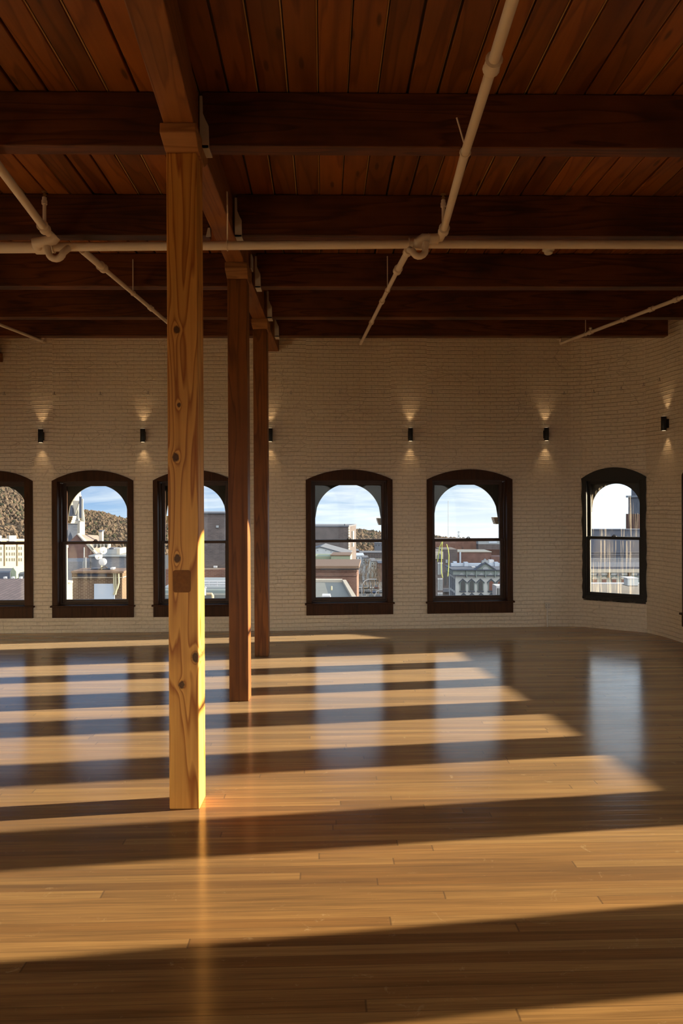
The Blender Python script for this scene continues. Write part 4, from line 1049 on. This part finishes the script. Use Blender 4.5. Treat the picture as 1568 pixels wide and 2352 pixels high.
MB().prism([p - og for p in (cs[1], cs[2], cs[2] + Vector((.14, 0, 0)), cs[1] + Vector((.14, 0, 0)))], (0, 0, 0.10)).build('parapet', X_['stone_w'], e.o)
MB().prism([Vector((cs[3].x, cs[3].y, -10)) - og, Vector((cs[2].x, cs[2].y, -10)) - og, Vector((cs[1].x, cs[1].y, -10)) - og, Vector((cs[0].x, cs[0].y, -10)) - og], (0, 0, 10 + zr - 0.4)).build('wall', X_['redbrick'], e.o)
pv = on_z(761, 1356, zr) - og; MB().tube([pv, pv + Vector((0, 0, 0.15))], 0.03, 8).build('vent_pipe', X_['conduit'], e.o)
sa, sb = on_z(737, 1380, zr) - og, on_z(760, 1380, zr) - og
MB().prism([sa, sb, sb + Vector((-.03, 0, .16)), sa + Vector((.03, 0, .16))], (0, 0.5, 0)).build('skylight', X_['dish'], e.o)
# street beyond
def far_box(label, x0, x1, y0, y1, Y, depth, mat, roof=None, group='small buildings far down the street'):
    e = Ext('town_building', label, 'building', (x0 + x1) / 2, Y, 0.0, group)
    e.rect('wall', mat, x0, x1, y0, y1, depth, to_ground=True); e.rect('roof', roof or 'slate', x0 - .4, x1 + .4, y0 - 1.4, y0, depth + .5, .3)
    n = max(2, int((x1 - x0) / 6))
    for k in range(n):
        xm = x0 + (x1 - x0) * (k + .5) / n
        for yy in ([y0 + 3, y0 + 9] if y1 - y0 > 12 else [y0 + 2.5]): e.rect('window', 'winglass', xm - 1, xm + 1, yy, yy + 3.5, .3, .1)
    return e
far_box('low red brick building right of the warehouse, under the hill', 806, 824, 1266, 1276, 320, 12, 'redbrick')
far_box('white-roofed flat building beyond the cornice building', 808, 836, 1277, 1290, 260, 14, 'wrap', 'bluewhite')
far_box('long dark roofed block crossing behind the street trees', 826, 900, 1270, 1285, 340, 12, 'brownbrick')
far_box('pale grey house left of the street trees', 832, 846, 1282, 1305, 240, 10, 'metal')
far_box('brick row house at the right edge of the street view', 868, 900, 1294, 1345, 235, 12, 'redbrick')
far_box('white-fronted row house among the street trees', 852, 864, 1290, 1335, 250, 14, 'whitewall')
far_box('dark blue-roofed shed on the hillside right of the warehouse', 860, 900, 1248, 1256, 356, 4, 'slate', 'darkslab')
for i, (px, yt, yb, Y) in enumerate([(826, 1288, 1348, 165), (840, 1276, 1348, 190), (848, 1300, 1358, 170), (858, 1284, 1350, 200), (868, 1310, 1366, 142), (890, 1290, 1356, 150), (834, 1310, 1366, 158), (822, 1306, 1357, 185), (854, 1312, 1370, 162), (864, 1296, 1348, 210), (878, 1312, 1368, 168)]):
    Y = (EYE - G) * F / (yb - HY)
    bare_tree(['bare street tree beside the cornice building', 'tallest bare street tree in the middle of the street view', 'short bare tree before the pale grey house', 'bare tree before the white-fronted row house', 'bare tree by the nearer street lamp', 'bare tree before the brick row house',
               'bare tree leaning over the parked cars', 'bare tree hard against the cornice building corner', 'bare tree standing low among the parked cars', 'bare tree between the white-fronted and brick row houses', 'bare tree at the right glass edge above the cars'][i], px, yt, yb, Y, 0.2, 20 + i)
for i, (px, py) in enumerate([(830, 1362), (826, 1352), (844, 1362), (852, 1352), (858, 1362), (872, 1362), (852, 1373), (865, 1352), (868, 1373), (836, 1373), (884, 1373), (839, 1352)]):
    Y = (EYE - G) * F / (py - HY); q = P(px, py, Y)
    e = thing('parked_car', 'small %s car in the street below, %s' % (['dark', 'silver', 'black', 'white', 'blue', 'grey', 'dark green', 'maroon', 'navy', 'pale', 'charcoal', 'tan'][i],
              ['left by the brick corner', 'behind the left row', 'in the middle of the lot', 'far row centre', 'beside the lamp post', 'near right edge', 'front row centre', 'far row right', 'front row right of centre', 'front row far left', 'front row far right', 'farthest row'][i]), 'car', (q.x, q.y, G), math.pi / 2 + random.uniform(-.06, .06), 'cars parked in the street', 'thing')
    cm = plain('car_paint_%d' % i, [(0.03, 0.035, 0.05), (0.4, 0.42, 0.45), (0.015, 0.015, 0.02), (0.6, 0.62, 0.65), (0.06, 0.10, 0.22), (0.2, 0.22, 0.25), (0.03, 0.06, 0.05), (0.12, 0.03, 0.03), (0.03, 0.05, 0.12), (0.5, 0.5, 0.46), (0.05, 0.05, 0.055), (0.3, 0.24, 0.17)][i], 0.3)
    MB().box(-1.7, 1.7, -.68, .68, .22, .62).build('body', cm, e, bevel=0.08); MB().prism([(-1.1, -.6, .62), (1.0, -.6, .62), (.6, -.55, 1.05), (-.75, -.55, 1.05)], (0, 1.2, 0)).build('cabin', X_['winglass'], e)
    for sx in (-1.05, 1.05):
        MB().lathe([(.25, -.7), (.25, .7)], 12, (sx, 0, .25), 'Y').build('wheel_pair', X_['dark'], e)
for lab, pts in (('nearer arched street lamp among the parked cars', [(830.5, 1376), (830.5, 1352), (832, 1342), (837, 1334.5), (846, 1330.5), (858, 1330)]), ('second arched street lamp by the right glass edge', [(860.5, 1380), (860.5, 1368), (864, 1360), (870, 1355.5), (882, 1352.5)])):
    e = Ext('street_lamp', lab, 'street lamp', pts[0][0], 120, 0.0, 'arched street lamps')
    b0 = e.pt(*pts[0]); MB().tube([Vector((b0.x, 0, 0))] + [e.pt(*p) for p in pts], 0.07, 8).build('pole', X_['dish'], e.o)
    l = e.pt(*pts[-1]); MB().box(l.x - .3, l.x + .5, -.15, .15, l.z - .12, l.z + .04).build('lamp_head', X_['metal'], e.o)

# --- seen through the fifth window
e = Ext('large_brick_mill', 'long brown brick mill closing the view behind the white facade', 'building', 1080, 240, 0.03)
e.rect('wall', 'redbrick', 940, 1230, 1239, 1300, 4, to_ground=True); e.rect('roof_edge', 'copper', 939, 1231, 1237, 1239.5, 4.5, .3)
for x in (1061, 1122): e.rect('vent', 'dark', x, x + 2.5, 1258, 1260, .3, .15)
e = Ext('pale_far_building', 'pale low building with windows above the brick mill, right side', 'building', 1130, 232, 0.03)
e.rect('wall', 'metal', 1098, 1220, 1241, 1250, 3); e.rect('support', 'brownbrick', 1098, 1220, 1250, 1262, 3, -.1); e.rect('window_band', 'bluewhite', 1122, 1141, 1243.5, 1247.5, .4, .15)
e = Ext('brown_brick_block', 'brown brick block with white downpipe behind the white facade', 'building', 1080, 170, 0.02)
e.rect('wall', 'purplebrick', 1030, 1128, 1268, 1300, 8, to_ground=True); e.rect('coping', 'stone_w', 1029, 1129, 1266.8, 1268.4, 8.2, .2); e.rect('downpipe', 'bluewhite', 1055, 1058.5, 1268, 1296, .4, .3); e.rect('step_wall', 'purplebrick', 1127, 1165, 1279, 1300, 6, .2, to_ground=True)
e = Ext('white_facade_building', 'white Victorian building with grey-green cornice and pointed window hoods', 'building', 1046, 120, 0.0)
e.rect('wall', 'whitewall', 1046, 1215, 1320, 1372, 7.5, to_ground=True)
e.rect('roof_parapet', 'bluewhite', 1036, 1215, 1294, 1310, 1, -6); e.rect('roof_deck', 'bluewhite', 1040, 1215, 1307, 1310, 6, -.5)
for x0, x1 in ((1066, 1075), (1136, 1144.5)): e.rect('parapet_pier', 'bluewhite', x0, x1, 1291.5, 1310, 1.2, -5.6)
co = e.rect('cornice', 'greygreen', 1040, 1215, 1310, 1321.5, 8.0, .5); e.rect('cornice_cap', 'darkslab', 1038, 1216, 1308.3, 1310.2, 8.8, .9, co); e.rect('cornice_base', 'darkslab', 1040, 1215, 1320.5, 1322.2, 8.2, .65, co)
for x in (1059.5, 1083, 1105, 1126, 1147): e.poly('cornice_panel', 'metal', [(x - 6, 1320.5), (x, 1315.5), (x + 6, 1320.5)], .2, .6, co)
for x in (1071.5, 1093.5, 1115, 1137): e.rect('bracket', 'greygreen', x - 1, x + 1, 1311, 1327, .5, .75, co)
pd = e.poly('pediment', 'greygreen', [(1092, 1309), (1114.7, 1292.5), (1139, 1309)], 1.2, .5)
for a, b in (((1090.5, 1308.5), (1114.7, 1291)), ((1114.7, 1291), (1140.5, 1308.5))): e.poly('pediment_coping', 'darkslab', [a, b, (b[0], b[1] + 2.6), (a[0], a[1] + 2.6)], 1.5, .8, pd)
e.poly('shield', 'metal', [(1108, 1309), (1109, 1304), (1115, 1301), (1121, 1304), (1122, 1309)], .2, .6, pd)
e.poly('crest', 'metal', [(1106, 1294), (1107, 1288), (1111, 1287.5), (1114.5, 1283.5), (1118, 1287.5), (1122, 1288), (1123, 1294)], .6, .3)
def hood_window(x, y, hw, pane):
    fr = e.poly('window', 'greygreen', [(x - hw - 2, y + 30), (x - hw - 2, y + 12), (x - hw - 3.4, y + 12), (x - hw - 3.4, y + 7), (x, y), (x + hw + 3.4, y + 7), (x + hw + 3.4, y + 12), (x + hw + 2, y + 12), (x + hw + 2, y + 30)], .25, .15)
    e.poly('hood', 'darkslab', [(x - hw - 4, y + 7.4), (x, y - .8), (x + hw + 4, y + 7.4), (x + hw + 4, y + 9.4), (x, y + 1.6), (x - hw - 4, y + 9.4)], .3, .3, fr)
    e.poly('pane', pane, [(x - hw, y + 26.5), (x - hw, y + 8), (x, y + 3.5), (x + hw, y + 8), (x + hw, y + 26.5)], .1, .2, fr)
    e.rect('sill', 'darkslab', x - hw - 2.5, x + hw + 2.5, y + 27.5, y + 29.5, .4, .3, fr)
for x, pn in ((1063, 'winglass'), (1083, 'winglass'), (1103.5, 'winglass'), (1128, 'redblind'), (1148, 'redblind')): hood_window(x, 1330, 5.0, pn)
for x in (1065, 1084, 1105, 1129, 1149): hood_window(x, 1362.5, 5.0, 'winglass')
for k, yy in enumerate((0.8, 2.6, 4.4)):
    xx = e.pt(1046, 1330).x
    for yt in (1331, 1364):
        zt = e.pt(1046, yt).z; zb_ = e.pt(1046, yt + 27).z
        MB().box(xx - .06, xx + .02, yy + .3, yy + 1.3, zb_, zt).build('side_window', X_['darkslab'], e.o)
og = Vector(e.o.location) / K
e.rect('roof_unit', 'dish', 1123, 1134, 1286, 1294, 1.2, -7.0); e.rect('roof_box', 'dish', 1084, 1092, 1302, 1309, 1, -3); e.rect('roof_tarp', 'bluewhite', 1041, 1049, 1290, 1295, 1, -7)
e = Ext('white_dormer_bay', 'small white glazed bay at the lower right of the white facade', 'bay', 1150, 112, 0.0)
e.rect('frame', 'dish', 1139.5, 1170, 1346, 1372, 3, to_ground=True)
for x in (1143, 1148, 1152.5, 1157): e.rect('pane', 'winglass', x - 1.6, x + 1.6, 1351, 1366, .1, .08)
e = Ext('corner_brick_building', 'narrow brick building with pale arched crown at the left of the fifth window', 'building', 1010, 105, -0.05)
e.rect('wall', 'brownbrick', 965, 1017, 1268, 1372, 8, to_ground=True); e.rect('crown', 'stone_w', 968, 1017.5, 1268, 1284, .5, .2)
e.poly('arch_recess', 'slate', [(1003.5, 1284), (1003.5, 1276), (1009, 1271), (1014.5, 1276), (1014.5, 1284)], .2, .3)
for y0, y1 in ((1295, 1320), (1331, 1356), (1364, 1376)):
    for x in (993, 997.5, 1006.5, 1010.5, 1014.5):
        w0 = e.rect('window', 'metal', x - 1.4, x + 1.4, y0, y1, .2, .1); e.rect('lintel', 'dish', x - 1.6, x + 1.6, y0 - 3, y0, .2, .15, w0)
e = Ext('dark_side_building', 'shadowed brick building between the corner building and the white facade', 'building', 1025, 150, 0.0)
e.rect('wall', 'brownbrick', 1012, 1050, 1262, 1372, 8, to_ground=True)
for x0, x1 in ((1020, 1025), (1029, 1034)): e.rect('window', 'dark', x0, x1, 1315, 1345, .2, .1)
e.rect('awning', 'slate', 1016, 1034, 1352, 1360, 3, 1.0); e.rect('sign_panel', 'metal', 1023, 1027.5, 1285.5, 1293, .2, .2)
for i, pts in enumerate(([(1015.5, 1243), (1014, 1262), (1013, 1300), (1013.5, 1316), (1016, 1327)], [(1014.5, 1245), (1009.5, 1256), (1007, 1272), (1004.5, 1290)], [(1025, 1250), (1029, 1263), (1030.5, 1275), (1030, 1302), (1028, 1324)])):
    e = Ext('yellow_rope', ['longest yellow-green rope hanging down the corner brick building', 'yellow-green rope curving to the left glass edge of the fifth window', 'yellow-green rope hanging beside the white facade'][i], 'rope', pts[0][0], 96, 0.0, 'yellow ropes on the town buildings')
    e.tube('strand', 'yellow', pts, 0.055)
e = Ext('radio_mast', 'thin tall radio mast against the sky in the fifth window', 'mast', 1029, 350, 0.0)
e.tube('pole', 'metal', [(1029, 1290), (1029, 1150)], 0.11)
e = Ext('lattice_tower', 'tiny lattice tower on the skyline in the fifth window', 'tower', 1053, 520, 0.0)
for a, b in (((1050.5, 1245), (1052.4, 1220)), ((1055.5, 1245), (1053.6, 1220)), ((1050.8, 1236), (1054.6, 1228)), ((1055.2, 1236), (1051.4, 1228)), ((1049.5, 1222), (1056.5, 1222))): e.tube('strut', 'metal', [a, b], 0.14)
bare_tree('bare treetop showing above the brick mill at right', 1148, 1227, 1300, 300, 0.4, 77)

# --- seen through the black-framed window
e = Ext('brick_clock_tower', 'stone and brick tower rising at the right of the black-framed window', 'tower', 1474, 175, 0.0)
e.rect('brick_base', 'redbrick', 1466.5, 1530, 1181, 1300, 8, to_ground=True); e.rect('stone_stage', 'greybrick', 1468.5, 1528, 1140, 1182, 7, -.3); e.rect('cornice', 'metal', 1466.3, 1530, 1137.5, 1142, 8, .2); e.rect('upper_stage', 'greybrick', 1472, 1526, 1090, 1138, 6, -.6)
e.rect('window', 'winglass', 1470, 1479, 1193, 1206, .3, .1); e.rect('recess', 'slate', 1473, 1478, 1148, 1178, .2, -.2)
e = Ext('dark_clad_block', 'long dark blue-grey block across the black-framed window', 'building', 1400, 130, 0.0)
e.rect('wall', 'darkslab', 1290, 1560, 1217, 1310, 3, to_ground=True); e.rect('coping', 'darkslab', 1289, 1561, 1215.5, 1217.5, 3.2, .2)
for y in (1268, 1274, 1282.5): e.rect('ledge', 'slate' if y < 1280 else 'metal', 1290, 1560, y, y + 1.2, .3, .3)
e.rect('lower_wall', 'greybrick', 1290, 1560, 1284, 1310, 1, .4, to_ground=True)
e = Ext('green_facade_building', 'green and white Victorian facade low in the black-framed window', 'building', 1400, 95, 0.0)
e.rect('wall', 'greygreen', 1300, 1560, 1314, 1350, 8, to_ground=True)
co = e.rect('cornice', 'stone_w', 1299, 1561, 1307.5, 1315, 8.6, .6); e.rect('roof_edge', 'darkslab', 1300, 1560, 1302, 1307.5, 8, .2, co)
for x in (1353, 1398.5, 1445.5, 1492): e.rect('bracket', 'copper', x - 1.5, x + 1.5, 1315, 1327, .5, .5)
for x in (1330, 1376, 1422, 1469): e.rect('frieze_panel', 'whitewall', x - 19, x + 19, 1315.5, 1320.5, .2, .2); e.rect('ornament', 'slate', x - 5, x + 5, 1317.5, 1322, .3, .3)
for x in (1366, 1387.5, 1410.5, 1432.5, 1455, 1478):
    w0 = e.rect('window', 'stone_w', x - 6, x + 6, 1329.5, 1340, .2, .1); e.rect('pane', 'redblind', x - 4.4, x + 4.4, 1331, 1340, .1, .2, w0); e.poly('hood', 'stone_w', [(x - 7.5, 1330), (x - 6, 1327), (x, 1324.5), (x + 6, 1327), (x + 7.5, 1330)], .25, .2, w0)
for x0, x1, lab in ((1371.5, 1382.5, 'left of two small rooftop air units, black-framed window'), (1418, 1431, 'right of two small rooftop air units, black-framed window')):
    e = Ext('rooftop_unit', lab, 'air conditioner', x0, 106, 0.0, 'small rooftop units', base=P(x0, 1303.5, 106).z)
    e.rect('casing', 'bluewhite', x0, x1, 1294, 1303.5, 1.2); e.rect('fan_grille', 'slate', x0 + 1.5, x0 + 5, 1295.5, 1299, .1, .05)
zg = EYE - (1341.5 - HY) * 55.0 / F
e = Ext('gravel_roof', 'gravel-covered flat roof at the bottom of the black-framed window', 'roof', 1420, 55, 0.0)
og = Vector(e.o.location) / K
cs = [on_z(1330, 1341.5, zg), on_z(1520, 1341.5, zg), on_z(1530, 1385, zg), on_z(1320, 1385, zg)]
MB().prism([p - og for p in cs], (0, 0, -0.4)).build('gravel', X_['gravel'], e.o)
MB().prism([p - og for p in (cs[0], cs[1], cs[1] + Vector((0, .3, 0)), cs[0] + Vector((0, .3, 0)))], (0, 0, 0.09)).build('edge_kerb', X_['dish'], e.o)
MB().prism([Vector((c.x, c.y, G)) - og for c in cs], (0, 0, zg - G - 0.4)).build('wall', X_['redbrick'], e.o)
e = Ext('air_conditioner', 'large pale air conditioner box standing on the gravel roof', 'air conditioner', 1450, 48.5, 0.04, base=zg)
e.rect('casing', 'whitewall', 1441, 1465, 1329, 1345, 0.6); e.rect('top_lid', 'dish', 1440, 1466, 1327.5, 1329.5, 1.05, .03); e.rect('stand', 'dark', 1442, 1464, 1345, 1346.5, .9, -.05)
